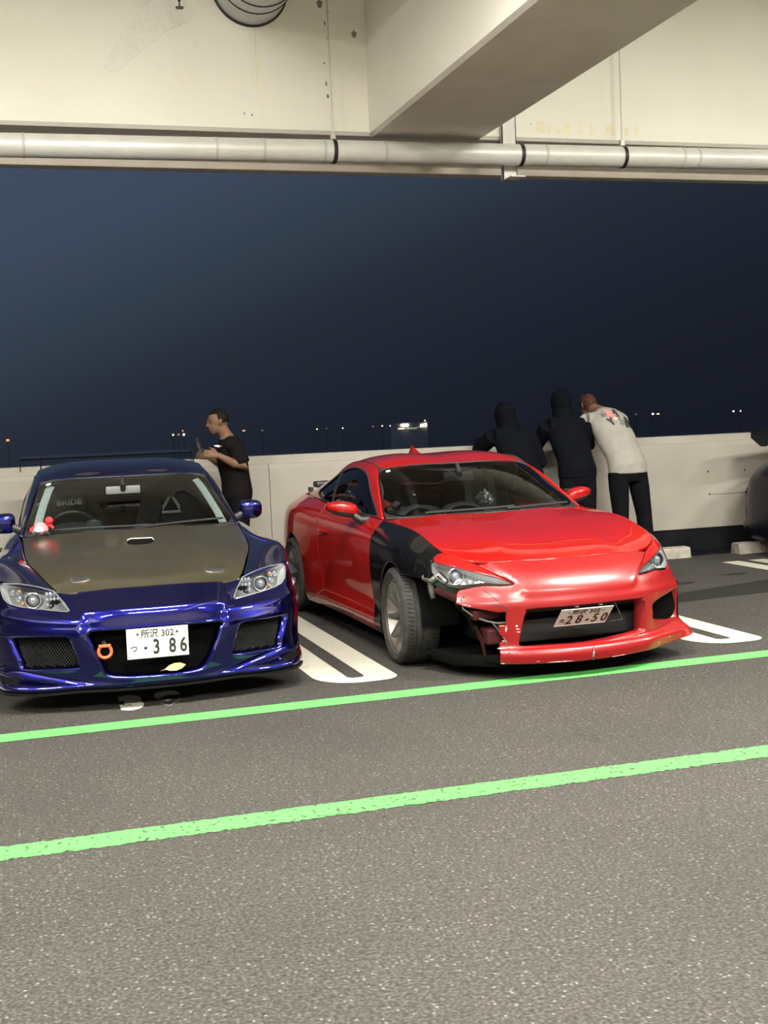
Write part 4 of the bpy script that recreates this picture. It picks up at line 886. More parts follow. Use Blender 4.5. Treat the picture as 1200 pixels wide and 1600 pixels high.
def sticker(K, root, uv, lift=.003):
    q = P_[K+'W']; o = panel('inspection_sticker', q, uv, WHT, root, sp=.02, gap=0, lift=lift, depth=.0006)
    m_ = np.array(uv).mean(0); panel('sticker_print', q, m_+(np.array(uv)-m_)*[.45, .5], M('sticker_green', (.35, .50, .45), .5), o, sp=.02, gap=0, lift=lift+.0008, depth=0)
sticker('B', blue, [[.38, 2.62], [.62, 2.64], [.62, 2.79], [.40, 2.77]])
for a_, b_ in (((1.0, .13), (3.4, .12)), ((3.2, .08), (5.5, .22))):
    t = np.linspace(0, 1, 8); q = np.stack([a_[0]+(b_[0]-a_[0])*t, a_[1]+(b_[1]-a_[1])*t+.03*np.sin(t*3)], 1)
    G().tube(Wn.ev(q)+Wn.nrm(q)*.014, .007, 6).mesh('wiper', BPL2, blue, True)
plate(blue, (.912, 0.0, .367), (0, .02, 0), '所沢 302', 'つ', [('3', -.008), ('8', .078), ('6', .137)], [-.066])
# tow hook, wing
th = [Vector((.895, -.280+.034*math.cos(a), .338+.034*math.sin(a))) for a in np.linspace(math.radians(125), math.radians(415), 26)]
hk = G().tube(th, .0085, 10).mesh('tow_hook', ORG, blue, True)
G().box((.882, -.312, .362), (.908, -.248, .376), .004).mesh('hook_bracket', ORG, hk); G().tube([(.80, -.28, .372), (.90, -.28, .372)], .012, 10).mesh('hook_bar', SILV, hk)
wg = G().prism([(-3.05, 1.318), (-3.07, 1.332), (-3.16, 1.338), (-3.28, 1.352), (-3.29, 1.348), (-3.16, 1.322)], 1, -.715, .715).mesh('rear_wing', BLK, blue)
for sg in (1, -1):
    G().prism([(-3.02, 1.225), (-3.02, 1.335), (-3.31, 1.362), (-3.31, 1.225)], 1, sg*.715, sg*.722).mesh('wing_end_plate', BLK, wg)
    G().tube([(-3.15, sg*.56, 1.325), (-3.16, sg*.54, 1.10), (-3.2, sg*.50, .94)], [(.05, .007)]*3, 8, side=(1, 0, 0)).mesh('wing_stay', BLK, wg)
# things carried by the blue car
LEAF = M('dry_yellow_leaf', (.55, .42, .16), .6, noise=(50., (.42, .30, .10), .4, .7))
def in_car(car, p): return car.matrix_basis @ Vector(p)
lf = mesh('leaf', [(x, y, z) for x, y, z in [(-.06, 0, 0), (-.03, .016, .006), (0, .021, .009), (.03, .016, .006), (.058, 0, .0), (.03, -.017, .005), (0, -.021, .008), (-.03, -.015, .005), (0, 0, .001), (-.03, 0, .001), (.03, 0, .001), (-.085, -.004, .004)]],
          [(0, 9, 1), (1, 9, 8, 2), (2, 8, 10, 3), (3, 10, 4), (4, 10, 5), (5, 10, 8, 6), (6, 8, 9, 7), (7, 9, 0), (11, 9, 0)], LEAF, None, True)
lf.location = in_car(blue, (.905, .088, .222)); lf.rotation_euler = (math.radians(72), math.radians(-8), math.radians(0)); tag(lf, 'dry yellow leaf caught at the bottom of the blue car grille', 'leaf')
PKR = M('plush_red', (.60, .03, .04), .9, spec=.2, bump=(150., .3, .003)); PKP = M('plush_pink', (.62, .20, .22), .9, spec=.2, bump=(150., .3, .003)); PKW = M('plush_white', (.72, .68, .66), .9, spec=.2, bump=(150., .3, .003)); PKK = M('plush_black', (.012, .012, .012), .9)
dl = empty('plush_toy', tuple(in_car(blue, (-.515, -.575, .875))), -math.pi/2, 'small red and pink plush toy sitting at the foot of the blue car windscreen', 'toy')
G().ball((0, 0, .045), (.030, .048, .042), 14, 10).mesh('body', PKP, dl, True)
G().ball((.012, .052, .095), (.026, .026, .025), 14, 10).mesh('head', PKR, dl, True)
G().ball((.016, -.012, .040), (.024, .034, .022), 12, 8).mesh('belly', PKW, dl, True)
G().tube([(0, .02, .065), (.01, .06, .065), (.012, .075, .045)], [.013, .011, .010], 8).mesh('arm', PKR, dl, True); G().tube([(0, -.03, .06), (.01, -.06, .045), (.012, -.065, .03)], [.013, .011, .010], 8).mesh('arm', PKR, dl, True)
for s in (-1, 1): G().tube([(.01, s*.02, .02), (.035, s*.035, .014), (.045, s*.04, .02)], [.014, .013, .012], 8).mesh('leg', PKK, dl, True)
# ---------------------------------------------------------------- red coupe with the torn front corner
red = empty('car', (3.113, 7.195, 0), -math.pi/2+.0136, 'red coupe with a black front fender and a broken front bumper', 'car')
S = P_['RB']; ln = TR['r_lens']; NU = S.nu-1
def m12(q): return [[NU-u, v] for u, v in q][::-1]
tip = TR['r_tip']; torn = TR['r_torn']; low = [p for p in ln[6:]]                # lower lens edge, inner tip first
lowR = m12(low)                                                                # outer end first, running to the inner tip
tipR = m12(tip)
bump = tip+torn+[[3.4, 8], [4.4, 8], [5.2, 8], [6, 8], [7, 8], [8, 8], [9, 8], [10, 8], [11, 8], [12, 8], [12, 6.5], [12, 5], [12, 3.4], [12, 2.3], [11.3, 2.05]]+[[NU-u, v+.10] for u, v in low[::-1]][1:]+tipR[0:0]
bump = bump+[[NU-tip[1][0], tip[1][1]], [NU-tip[0][0], tip[0][1]], [8.5, .05], [7.5, .02], [6, .0], [4.5, .02], [3.5, .05]]
gr = smooth_poly(TR['r_grille'], 3)
fg = smooth_poly([[8.6, 4.39], [9.4, 4.12], [10.45, 3.96], [10.62, 4.5], [10.55, 5.55], [10.2, 5.8], [8.72, 5.25], [8.57, 4.74]], 3)
def red_nose(P, N):                              # hard crease under the nose, flat band below it, flare of the lip
    z = P[:, 2]; y = np.abs(P[:, 1])
    c_ = np.clip((.475-z)/.012, 0, 1)*np.clip((z-.40)/.03, 0, 1)*.004+np.clip((.19-z)/.016, 0, 1)*.014
    vee = np.clip((z-.47)/.03, 0, 1)*np.clip((.385+(z-.53)*.9-y)/.02, 0, 1)*.008
    return P+N*(c_+vee)[:, None]
bp = panel('front_bumper', S, bump, REDB, red, [gr, fg], sp=.022, hole_depth=.085, fn=red_nose, roll=.006, depth=.014, gap=.004)
for q in (ln, m12(ln)):
    L_ = TR['r_lamp'] if q is ln else m12(TR['r_lamp'])[::-1]
    lens(S, q, red, lamps=L_, style='r')
lid = [[.98, .62], [1.08, .28], [1.446, .06], [2.2, .04], [2.75, .10], [3.057, .27], [3.5, 1.06], [3.90, 1.62]]+[[u, v-.03] for u, v in ln[:6]][::-1]
for q in (lid, m12(lid)): panel('headlight_eyelid', S, q, RED, red, sp=.025, gap=.002, depth=.02)
ft = [[0, 0], [.7, 0], [1.35, .02], [1.05, .32], [.96, .7]]
ftl = ft+[[.955, 1.0], [1.01, 1.5], [.93, 1.86], [.53, 1.95], [.12, 2.0], [0, 2.0]]
panel('fender_tip', S, ftl, BLK, red, sp=.025)
panel('fender_tip', S, m12(ft+[[.955, 1.0], [.99, 1.5], [.72, 2.0], [0, 2.25]]), RED, red, sp=.025)
H = P_['RH']
panel('bonnet', H, H.rect(0, 8, 0, 4, 16), RED, red, sp=.05, gap=.007, fn=lambda P, N: P+N*(.008*np.clip((.42+.1*np.clip(.3-P[:, 0], 0, 1)-np.abs(P[:, 1]))/.09, 0, 1))[:, None])
xdR = [(-.50, .80, 0), (-.52, .76, 1), (-.535, .64, 2), (-.54, .5, 4), (-.50, .27, 6), (-.49, .2, 7)]; xrR = [(-1.86, .86, 0), (-1.85, .75, 1.2), (-1.84, .65, 2.3), (-1.80, .5, 3.6), (-1.76, .40, 5), (-1.74, .22, 6.3)]
for sg in (1, -1):
    do, _, _ = body_sides('R', red, RED, sg, xdR, xrR, 2.55, .335, fpaint=BLK if sg < 0 else RED, torn=57 if sg < 0 else None)
    p = np.array((-1.66, sg*.836, .715)); G().tube([p+(.10, 0, 0), p+(.05, sg*.022, .004), p+(-.05, sg*.024, .006), p+(-.09, 0, .006)], [.012, .016, .016, .012], 8).mesh('door_handle', RED, do, True)
    G().lathe([(0, .004), (.05, .002), (.055, -.004)], (-1.67, sg*.833*1.0, .715), 20).mesh('handle_recess', M('red_paint_shadowless', (.30, .01, .012), .4), do) if False else None
    G().tube([(-.80, sg*.72, .845), (-.83, sg*.79, .842), (-.86, sg*.83, .875)], [(.035, .03), (.03, .026), (.028, .02)], 12).mesh('mirror_stalk', BPL, red, True)
    def cap(lo_, hi_, infl=0.):
        g = G().ball((0, 0, 0), 1, 28, 18); V = []
        for x, y, z in g.V:
            yy = math.copysign(abs(y)**.75, y); h = .060*(1-.22*(yy+1)/2-.25*max(0, yy-.3)); zz = math.copysign(abs(z)**.8, z)*h
            zz = min(max(zz, lo_), hi_)
            V.append((-.905+(.062+infl)*math.copysign(abs(x)**.7, x)-.03*(yy+.3), sg*(.905+.108*yy), .925+zz+.018*yy))
        g.V = V; return g
    mo = cap(-.022, .09, .001).mesh('door_mirror', RED, red, True); cap(-.07, -.0215).mesh('mirror_underside', BPL, mo, True)
    G().box((-.975, sg*.895-.07, .885), (-.970, sg*.895+.07, .965), .002).mesh('mirror_glass', CHR, mo)
W1 = wheel(red, .01, -.755, .303, .303, .225, .232, RIMG, 10, math.radians(-4.))
wheel(red, .01, .755, .303, .303, .225, .232, RIMG, 10, math.radians(-4.)); wheel(red, -2.55, -.765, .303, .303, .235, .232, RIMG, 10); wheel(red, -2.55, .765, .303, .303, .235, .232, RIMG, 10)
wv = [list(p) for p in TR['r_win']]
winR = [[.30, .10], [.30, .55], [.50, 1.2], [.82, 1.95], [1.2, 2.42], [1.9, 2.62], [2.75, 2.58], [3.55, 2.25], [4.12, 1.55], [4.28, 1.0], [4.1, .45], [3.6, .14], [2.4, .06], [1.3, .06]]
cabin('R', red, RED, winR, pillar=[[2.92, .1], [3.02, 1.3], [3.1, 2.0], [3.2, 2.45]])
chassis(red, half=.50, nose=.52, top=.55)
R_ = P_['RR']
for sg in (1, -1):                               # dark ditch between roof and cabin side
    q = np.array([[.12, v] for v in np.linspace(.02, 3.98, 14)]); q = q if sg < 0 else np.stack([6-q[:, 0], q[:, 1]], 1)
    G().tube(R_.ev(q)+R_.nrm(q)*.001, [(.010, .003)]*14, 6, side=(0, 1, 0)).mesh('roof_ditch', BPL2, red, True)
g = G(); g.add([(-1.85, -.028, 1.255), (-1.85, .028, 1.255), (-2.01, .03, 1.235), (-2.01, -.03, 1.235), (-1.99, 0, 1.318), (-1.97, 0, 1.318)], [(0, 1, 5), (1, 2, 4, 5), (2, 3, 4), (3, 0, 5, 4), (3, 2, 1, 0)]).mesh('shark_fin_antenna', RED, red)
G().box((-3.34, -.47, .965), (-3.20, .47, 1.02), .02).mesh('boot_spoiler', BPL, red)
for s in (-1, 1): G().box((-3.33, s*.5-.015, .93), (-3.25, s*.5+.015, .97), .003).mesh('spoiler_foot', BPL, red)
# inside
dash(red, .795, .08)
seat(red, -1.42, -.36, 1.07, .5); s2 = seat(red, -1.42, .36, 1.07, .5)
steering(red, (-1.08, -.37, .73), .17)
Wn = P_['RW']
rear_mirror(red, (-.92, -.03, 1.105), .115, .032)
for s in (-1, 1): G().prism([(-.62, .28), (-.62, .84), (-.95, .87), (-1.5, .86), (-1.5, .28)], 1, s*.655, s*.668).mesh('door_trim', FABR, red)
G().prism([(-.645, .80), (-.40, .80), (-.44, .87), (-.52, .94), (-.60, .985), (-.645, .985)], 0, -1.02, -1.0).mesh('red_side_panel', FABR, red)
o = G().box((-.80, -.64, .868), (-.72, -.50, .93), .02).mesh('corner_gauge', BPL, red, True); G().lathe([(0, .004), (.032, .002), (.036, -.01)], (-.718, -.57, .935), 20, 'x').mesh('gauge_face', CHR, o)
for y, r in ((-.43, .13), (-.10, .16)): G().tube([(-.70, y-r, .86), (-.72, y-r*.5, .905), (-.72, y, .92), (-.72, y+r*.5, .905), (-.70, y+r, .86)], [(.06, .02)]*5, 10, side=(1, 0, 0)).mesh('dash_hump', DASH, red, True)
for s in (-1, 1): G().tube([(-1.5, .36+s*.09, 1.10), (-1.46, .36+s*.10, .9), (-1.38, .36+s*.06, .6)], [(.028, .003)]*3, 8, side=(0, 1, 0)).mesh('harness_strap', M('dark_grey_webbing', (.06, .06, .065), .7), s2, True)
sticker('R', red, [[.42, 2.60], [.66, 2.62], [.66, 2.76], [.44, 2.75]])
for a_, b_ in (((1.4, .06), (3.6, .13)), ((3.4, .05), (5.4, .14))):
    t = np.linspace(0, 1, 8); q = np.stack([a_[0]+(b_[0]-a_[0])*t, a_[1]+(b_[1]-a_[1])*t], 1)
    G().tube(Wn.ev(q)+Wn.nrm(q)*.016, .008, 6).mesh('wiper', BPL2, red, True)
SILB = M('crumpled_silver_foil', (.55, .55, .54), .22, .9)
def foil(x, y, z):
    g = G().ball((0, 0, 0), 1, 26, 18); g.V = [(px*.05*(1+.5*mnoise.noise(Vector((px, py, pz))*3.1)), py*.085*(1+.5*mnoise.noise(Vector((px+5, py, pz))*3.4)), pz*.055*(1+.55*mnoise.noise(Vector((px, py+3, pz))*3.3))) for px, py, pz in g.V]
    o = g.mesh('silver_bag', SILB, None, True); o.location = in_car(red, (x, y, z)); return o
tag(foil(-.86, .14, .935), 'crumpled silver bag lying on the dashboard of the red car', 'bag')
plate(red, (.900, -.007, .346), (0, .807, -.007), '所沢 302', 'た', [('2', -.085), ('8', -.022), ('-', .033), ('5', .080), ('0', .138)], [])
for s in (-.075, .075): G().box((.945, s-.012, .408), (.962, s+.012, .418), .002).mesh('plate_bracket', SILV, red)
G().tube([(.80, .20, .40), (.86, .22, .40), (.865, .26, .30), (.84, .19, .29)], .004, 6).mesh('bracket_wire', SILV, red, True)
# what the torn bumper lays bare
BARE = M('dark_red_primer', (.055, .008, .009), .6, spec=.2, noise=(12., (.028, .006, .006), .35, .6))
g = G().box((.60, -.60, .36), (.70, .60, .47), .015); g.mesh('crash_beam', BARE, red)
G().box((.58, -.52, .17), (.63, .52, .66), .01).mesh('radiator', DUL, red)
G().box((.66, -.45, .19), (.70, .45, .32), .01).mesh('intercooler', M('dark_cooler_core', (.02, .02, .021), .5, .4), red)
G().prism([(.30, -.80), (.82, -.50), (.84, .50), (.45, .80), (.1, .6), (.1, -.6)], 2, .105, .118).mesh('undertray', DUL, red)
G().tube([(.42, -.80, .585), (.47, -.765, .565), (.50, -.73, .60), (.53, -.70, .56)], [.022, .026, .022, .018], 8).mesh('lamp_bracket', SILV, red, True)
G().tube([(.46, -.775, .56), (.465, -.77, .50), (.47, -.765, .46)], [(.022, .012), (.02, .012), (.014, .008)], 8, side=(0, 1, 0)).mesh('fender_bracket', SILV, red, True)
G().tube([(.44, -.785, .60), (.50, -.70, .545), (.57, -.60, .50), (.62, -.50, .49)], [(.012, .035)]*4, 8, side=(1, 0, 0)).mesh('bumper_carrier', M('grey_plastic_carrier', (.03, .03, .03), .5), red, True)
G().tube([(.46, -.74, .52), (.54, -.66, .47), (.62, -.54, .44)], [(.012, .03)]*3, 8, side=(1, 0, 0)).mesh('inner_panel', BARE, red, True)
G().box((.66, -.62, .35), (.74, -.42, .41), .012).mesh('frame_horn', BARE, red); 
G().tube([(.69, -.60, .31), (.70, -.56, .22), (.715, -.55, .13)], [(.05, .006), (.035, .006), (.012, .005)], 8, side=(1, 0, 0)).mesh('torn_bracket', BARE, red, True)
G().box((.66, -.56, .21), (.78, -.42, .30), .015).mesh('lower_mount', BARE, red)
WIRE = M('grey_wire', (.06, .055, .05), .5)
for pts, r in (([(.69, -.675, .475), (.70, -.67, .42), (.72, -.61, .37), (.76, -.55, .345), (.80, -.50, .335), (.81, -.44, .335)], .006), ([(.79, -.53, .34), (.80, -.50, .30), (.82, -.475, .25), (.83, -.46, .21)], .004), ([(.69, -.66, .49), (.67, -.62, .42), (.68, -.58, .36)], .009), ([(.60, -.68, .44), (.66, -.62, .36), (.68, -.60, .28)], .011)):
    G().tube(pts, r, 8).mesh('loose_cable', WIRE if r < .007 else DUL, red, True)
G().box((.57, -.55, .22), (.62, .70, .40), .01).mesh('brake_duct', DUL, red); G().box((.52, .50, .20), (.60, .80, .46), .01).mesh('brake_duct', DUL, red)
G().tube([(.36, -.75, .115), (.55, -.68, .10), (.76, -.52, .112), (.80, -.40, .11)], [(.035, .006)]*4, 8, side=(0, 0, 1)).mesh('torn_liner', DUL, red, True)
for sg in (-1,): G().box((.30, -.70, .55), (.52, -.50, .58), .01).mesh('inner_fender', DUL, red)
# scuffs and chips along the broken edges
def scuff(uv, ru, rv, mat=SCUF, seed=0):
    r = random.Random(seed); n = 9
    q = [[uv[0]+ru*math.cos(2*math.pi*k/n)*(.45+.7*r.random()), uv[1]+rv*math.sin(2*math.pi*k/n)*(.45+.7*r.random())] for k in range(n)]
    panel('paint_scuff', S, q, mat, bp, sp=.02, gap=0, depth=0, lift=.0018, roll=0, fn=lambda P, N: red_nose(P, N))
CHIPD = M('dark_exposed_plastic', (.03, .028, .028), .7)
for k, (uv, ru, rv, mt) in enumerate((((2.35, 3.55), .09, .05, SCUF), ((2.5, 3.62), .05, .04, SCUF), ((3.62, 4.9), .03, .16, SCUF), ((3.60, 5.55), .10, .06, SCUF), ((3.55, 6.15), .22, .10, SCUF), ((3.80, 6.0), .12, .06, SCUF), ((3.95, 4.75), .05, .05, SCUF), ((3.98, 4.9), .10, .03, SCUF),
                                ((4.02, 5.05), .09, .025, SCUF), ((3.7, 6.9), .05, .12, CHIPD), ((4.1, 6.6), .06, .2, CHIPD), ((6.15, 7.3), .03, .45, SCUF), ((6.12, 7.7), .02, .25, CHIPD), ((5.2, 7.85), .5, .07, SCUF), ((7.0, 7.9), .35, .05, SCUF), ((8.6, 7.5), .05, .14, SCUF), ((9.3, 7.3), .03, .07, SCUF), ((9.9, 6.9), .04, .08, CHIPD), ((3.5, 7.9), .12, .06, SCUF), ((4.5, 7.7), .08, .04, SCUF), ((3.45, 3.55), .02, .1, CHIPD), ((3.62, 3.75), .018, .22, CHIPD), ((3.30, 3.60), .16, .012, CHIPD))):
    scuff(uv, ru, rv, mt, k)
def crack(uv, r=.0022, mat=CHIPD):
    q = resample(np.array(uv, float), .05, False); N = S.nrm(q); P = red_nose(S.ev(q), N)+N*.0012; G().tube(P, r, 5).mesh('bumper_crack', mat, bp)
crack([[3.0, 2.2], [3.25, 2.7], [3.42, 3.1], [3.5, 3.35]]); crack([[3.2, 3.6], [3.55, 3.55], [3.66, 3.75], [3.64, 4.1]]); crack([[6.2, 6.75], [6.12, 7.0], [6.22, 7.3], [6.1, 7.6], [6.16, 8]], .003)
# ---------------------------------------------------------------- dark car at the right edge
dark = empty('car', (8.57, 7.82, 0), -math.pi/2+.15, 'dark coupe with a rear wing cut off by the right edge of the picture', 'car')
for sg in (1, -1):
    body_sides('R', dark, DARKP, sg, xdR, xrR, 2.55, .335)
    wheel(dark, .0, sg*.755, .303, .303, .225, .232, RIMD, 10); wheel(dark, -2.55, sg*.765, .303, .303, .235, .232, RIMD, 10)
cabin('R', dark, DARKP, winR, pillar=[[2.92, .1], [3.02, 1.3], [3.1, 2.0], [3.2, 2.45]])
panel('bonnet', H, H.rect(0, 8, 0, 4, 16), DARKP, dark, sp=.06, gap=.003)
panel('front_bumper', S, S.rect(0, 12, 0, 8), DARKP, dark, [ln, m12(ln), gr], sp=.05)
for q in (ln, m12(ln)): lens(S, q, dark, lamps=(TR['r_lamp'] if q is ln else m12(TR['r_lamp'])[::-1])[:2], style='r')
chassis(dark, half=.50, nose=.52)
wg = G().prism([(-3.00, 1.205), (-3.03, 1.225), (-3.14, 1.245), (-3.27, 1.29), (-3.28, 1.28), (-3.14, 1.215)], 1, -.66, .66).mesh('rear_wing', DARKP, dark)
for sg in (1, -1):
    G().prism([(-2.98, 1.27), (-3.30, 1.31), (-3.30, 1.20), (-3.16, 1.11), (-3.08, 1.11), (-3.0, 1.18)], 1, sg*.66, sg*.668).mesh('wing_end_plate', DARKP, wg)
    G().tube([(-3.12, sg*.45, 1.22), (-3.14, sg*.44, .95)], [(.05, .007)]*2, 8, side=(1, 0, 0)).mesh('wing_stay', DARKP, wg)
G().tube([(-3.25, -.55, .26), (-3.50, -.57, .27)], [.045, .05], 20, cap=False).mesh('exhaust_tip', SILV, dark, True)
# ---------------------------------------------------------------- people at the parapet
def remesh(name, g, vox, mat, parent, sm=4):
    o = g.mesh(name, None, None); md = o.modifiers.new('r', 'REMESH'); md.mode = 'VOXEL'; md.voxel_size = vox
    m2 = o.modifiers.new('s', 'SMOOTH'); m2.factor = .5; m2.iterations = sm
    bpy.context.view_layer.update()
    me = bpy.data.meshes.new_from_object(o.evaluated_get(bpy.context.evaluated_depsgraph_get())); old = o.data; bpy.data.objects.remove(o); bpy.data.meshes.remove(old)
    me.name = name; me.polygons.foreach_set('use_smooth', [True]*len(me.polygons)); me.materials.clear()
    return link(name, me, mat, parent)
def V3(*a): return Vector(a)
def hand(g, wr, d, up, thumb, curl=.5, L=.17):
    """palm and five bent fingers; d points along the hand, up is the back of the hand, thumb the thumb's side"""
    d = Vector(d).normalized(); up = Vector(up); up = (up-d*up.dot(d)).normalized(); s = Vector(thumb); s = (s-d*s.dot(d)-up*s.dot(up)).normalized(); wr = Vector(wr)
    g.tube([wr-d*.03, wr, wr+d*.03, wr+d*L*.50, wr+d*L*.56], [(.026, .020), (.026, .019), (.036, .018), (.041, .015), (.036, .010)], 12, side=tuple(s))
    for k, (o, ln) in enumerate(((.031, .42), (.011, .47), (-.010, .44), (-.029, .35))):
        p = wr+d*L*.52+s*o; a = 0; pts = [p-d*.02, p]
        for j in range(3):
            a += curl*(.55+.3*j); q = d*math.cos(a)-up*math.sin(a); p = p+q*(L*ln*(.42, .32, .26)[j]); pts.append(p)
        g.tube(pts, [.0095, .0095, .0088, .0080, .0065], 8)
    p = wr+d*L*.12+s*.026; q = (d*.55+s*.75-up*.25).normalized(); q2 = (d*.9+s*.25-up*.45*curl).normalized()
    g.tube([p-q*.015, p+q*.035, p+q*.035+q2*.032, p+q*.035+q2*.055], [.013, .0115, .010, .0075], 8)
def head(g, c, fwd, up, face=True):
    h0 = .92
    f = Vector(fwd).normalized(); u = Vector(up); u = (u-f*u.dot(f)).normalized(); s = u.cross(f); R3 = np.array([[f.x, s.x, u.x], [f.y, s.y, u.y], [f.z, s.z, u.z]]); c = Vector(c)
    at = lambda a, b_, d: c+(f*a+s*b_+u*d)*h0
    g.ball(at(-.008, 0, .018), (.098*h0, .077*h0, .100*h0), 20, 14, R3); g.ball(at(.022, 0, -.045), (.070*h0, .060*h0, .072*h0), 18, 12, R3); g.ball(at(.052, 0, -.092), (.032*h0, .034*h0, .026*h0), 12, 8, R3)
    g.tube([at(.086, 0, .018), at(.098, 0, -.004), at(.112, 0, -.022), at(.090, 0, -.032)], [.009, .011, .013, .011], 8)
    g.tube([at(.080, -.040, .034), at(.092, 0, .032), at(.080, .040, .034)], [.010, .012, .010], 8)
    g.tube([at(.078, -.022, -.060), at(.092, 0, -.056), at(.078, .022, -.060)], [.007, .009, .007], 8); g.tube([at(.076, -.02, -.073), at(.088, 0, -.071), at(.076, .02, -.073)], [.007, .009, .007], 8)
    for k in (-1, 1):
        g.tube([at(-.004, k*.074, .022), at(-.020, k*.083, .012), at(-.012, k*.080, -.012), at(.002, k*.074, -.028)], [.010, .013, .011, .008], 8)
    return R3, at
def person(root, J, skin, shirt, trousers, shoes, hair, fwd, hfwd, hup=(0, 0, 1), tw=1., sleeve=.55, hood=False, hunch=False, hands=None, vox=.0085, hairlen=1.):
    """J holds the joints: pel wst mid chs nck hed, shl/shr elb wri, hip kne ank (l and r)"""
    J = {k: Vector(v)-Vector(root.location) for k, v in J.items()}
    sd = (J['shr']-J['shl']).normalized(); hd_ = (J['hir']-J['hil']).normalized(); fw = Vector(fwd).normalized()
    b = G()
    b.tube([J['pel']-V3(0, 0, .10), J['pel'], J['wst'], J['mid'], J['chs'], J['nck']], [(.13*tw, .10), (.165*tw, .115), (.145*tw, .105), (.165*tw, .115), (.165*tw, .10), (.07, .06)], 20, side=tuple(sd))
    b.tube([J['nck']-(J['hed']-J['nck'])*.5, J['nck'], J['hed']], [.066, .057, .055], 14)
    b.tube([J['shl'], J['chs']*.6+(J['shl']+J['shr'])*.2, J['shr']], [.052, .080, .052], 14)
    R3, at = head(b, J['hed'], hfwd, hup)
    for k in 'lr':
        b.tube([J['sh'+k], J['sh'+k].lerp(J['el'+k], .4), J['el'+k], J['el'+k].lerp(J['wr'+k], .35), J['wr'+k]], [.050, .046, .039, .041, .026], 14)
        b.tube([J['hi'+k]+V3(0, 0, .04), J['hi'+k].lerp(J['kn'+k], .3), J['kn'+k], J['kn'+k].lerp(J['an'+k], .35), J['an'+k]], [.085, .082, .054, .056, .038], 14)
        b.tube([J['an'+k]-fw*.06-V3(0, 0, .035), J['an'+k]-V3(0, 0, .02), J['an'+k]+fw*.10-V3(0, 0, .045), J['an'+k]+fw*.17-V3(0, 0, .055)], [(.035, .03), (.042, .045), (.044, .028), (.03, .018)], 12, side=tuple(hd_))
        h = (hands or {}).get(k)
        d = J['wr'+k]-J['el'+k]
        if h: hand(b, J['wr'+k], h[0], h[1], h[2], h[3])
        else: hand(b, J['wr'+k], d, (0, 0, 1), (sd if k == 'l' else -sd), .35)
    body = remesh('body', b, vox, skin, root, 3)
    s = G(); e = .017
    s.tube([J['pel']-V3(0, 0, .05), J['pel']+V3(0, 0, .02), J['wst'], J['mid'], J['chs'], J['chs'].lerp(J['nck'], .5 if hunch else .4), J['chs'].lerp(J['nck'], .85)], [(.185*tw, .135), (.188*tw, .138), (.172*tw, .130), (.186*tw, .138), (.185*tw, .122), (.175 if hunch else .13, .10), (.080, .074)], 24, side=tuple(sd))
    s.tube([J['shl'], J['chs']*.6+(J['shl']+J['shr'])*.2, J['shr']], [.075, .105, .075], 16)
    for k in 'lr':
        if sleeve <= 1: s.tube([J['sh'+k], J['sh'+k].lerp(J['el'+k], sleeve*.6), J['sh'+k].lerp(J['el'+k], sleeve)], [.076, .076, .074], 16)
        else: s.tube([J['sh'+k], J['sh'+k].lerp(J['el'+k], .5), J['el'+k], J['el'+k].lerp(J['wr'+k], .5), J['el'+k].lerp(J['wr'+k], .97)], [.080, .074, .066, .060, .048], 16)
    sh = remesh('shirt' if not hood else 'hooded_sweatshirt', s, .011, shirt, root, 6)
    t = G(); t.tube([J['pel']+V3(0, 0, .04), J['pel']-V3(0, 0, .05), J['pel']-V3(0, 0, .13)], [(.172*tw, .124), (.178*tw, .13), (.15*tw, .115)], 22, side=tuple(hd_))
    for k in 'lr': t.tube([J['hi'+k]+V3(0, 0, .02), J['hi'+k].lerp(J['kn'+k], .35), J['kn'+k], J['kn'+k].lerp(J['an'+k], .5), J['an'+k]-V3(0, 0, .03)], [.100, .098, .078, .076, .068], 18)
    remesh('trousers', t, .012, trousers, root, 5)
    for k in 'lr':
        f = G(); a = J['an'+k]
        f.tube([a-fw*.085-V3(0, 0, .04), a-fw*.05-V3(0, 0, .025), a+fw*.02-V3(0, 0, .022), a+fw*.12-V3(0, 0, .042), a+fw*.19-V3(0, 0, .05), a+fw*.205-V3(0, 0, .055)], [(.03, .03), (.043, .052), (.046, .054), (.050, .035), (.042, .026), (.02, .014)], 14, side=tuple(hd_))
        f.V = [(x, y, max(z, .002-root.location.z)) for x, y, z in f.V]; f.mesh('shoe', shoes, root, True)
    if hood:
        g = G(); g.ball(J['hed']-Vector(hfwd)*.02+V3(0, 0, .02), (.122, .103, .135), 20, 14, R3); g.tube([J['nck']-V3(0, 0, .06), J['nck']+V3(0, 0, .02), J['hed']-V3(0, 0, .04)], [.125, .108, .095], 18)
        remesh('hood', g, .012, shirt, sh, 5)
    else:
        g = G().ball((0, 0, 0), 1, 26, 18); W_ = []
        for x, y, z in g.V:
            k = 1.0
            if x > .25 and z < (.52 if hairlen < 1.5 else -.2): k = .80
            if z < -.45*hairlen: k = .80
            if x > -.1 and z < -.02 and abs(y) > .5 and hairlen < 1.5: k = .80
            j = 1+(.05 if hairlen < 1.5 else .16)*mnoise.noise(Vector((x*6, y*6, z*6)))
            W_.append(tuple(at(-.012+.106*x*k*j, .085*y*k*j, .024+.106*z*k*j)))
        g.V = W_; g.mesh('hair', hair, body, True)
        for k in (-1, 1):
            g = G().ball(at(.076, k*.031, .014), .0115, 10, 8); g.mesh('eye', M('eye_dark', (.03, .025, .02), .2), body, True)
            G().tube([at(.082, k*.016, .036), at(.088, k*.032, .040), at(.076, k*.047, .036)], .004, 6).mesh('eyebrow', hair, body, True)
    return body, sh, at
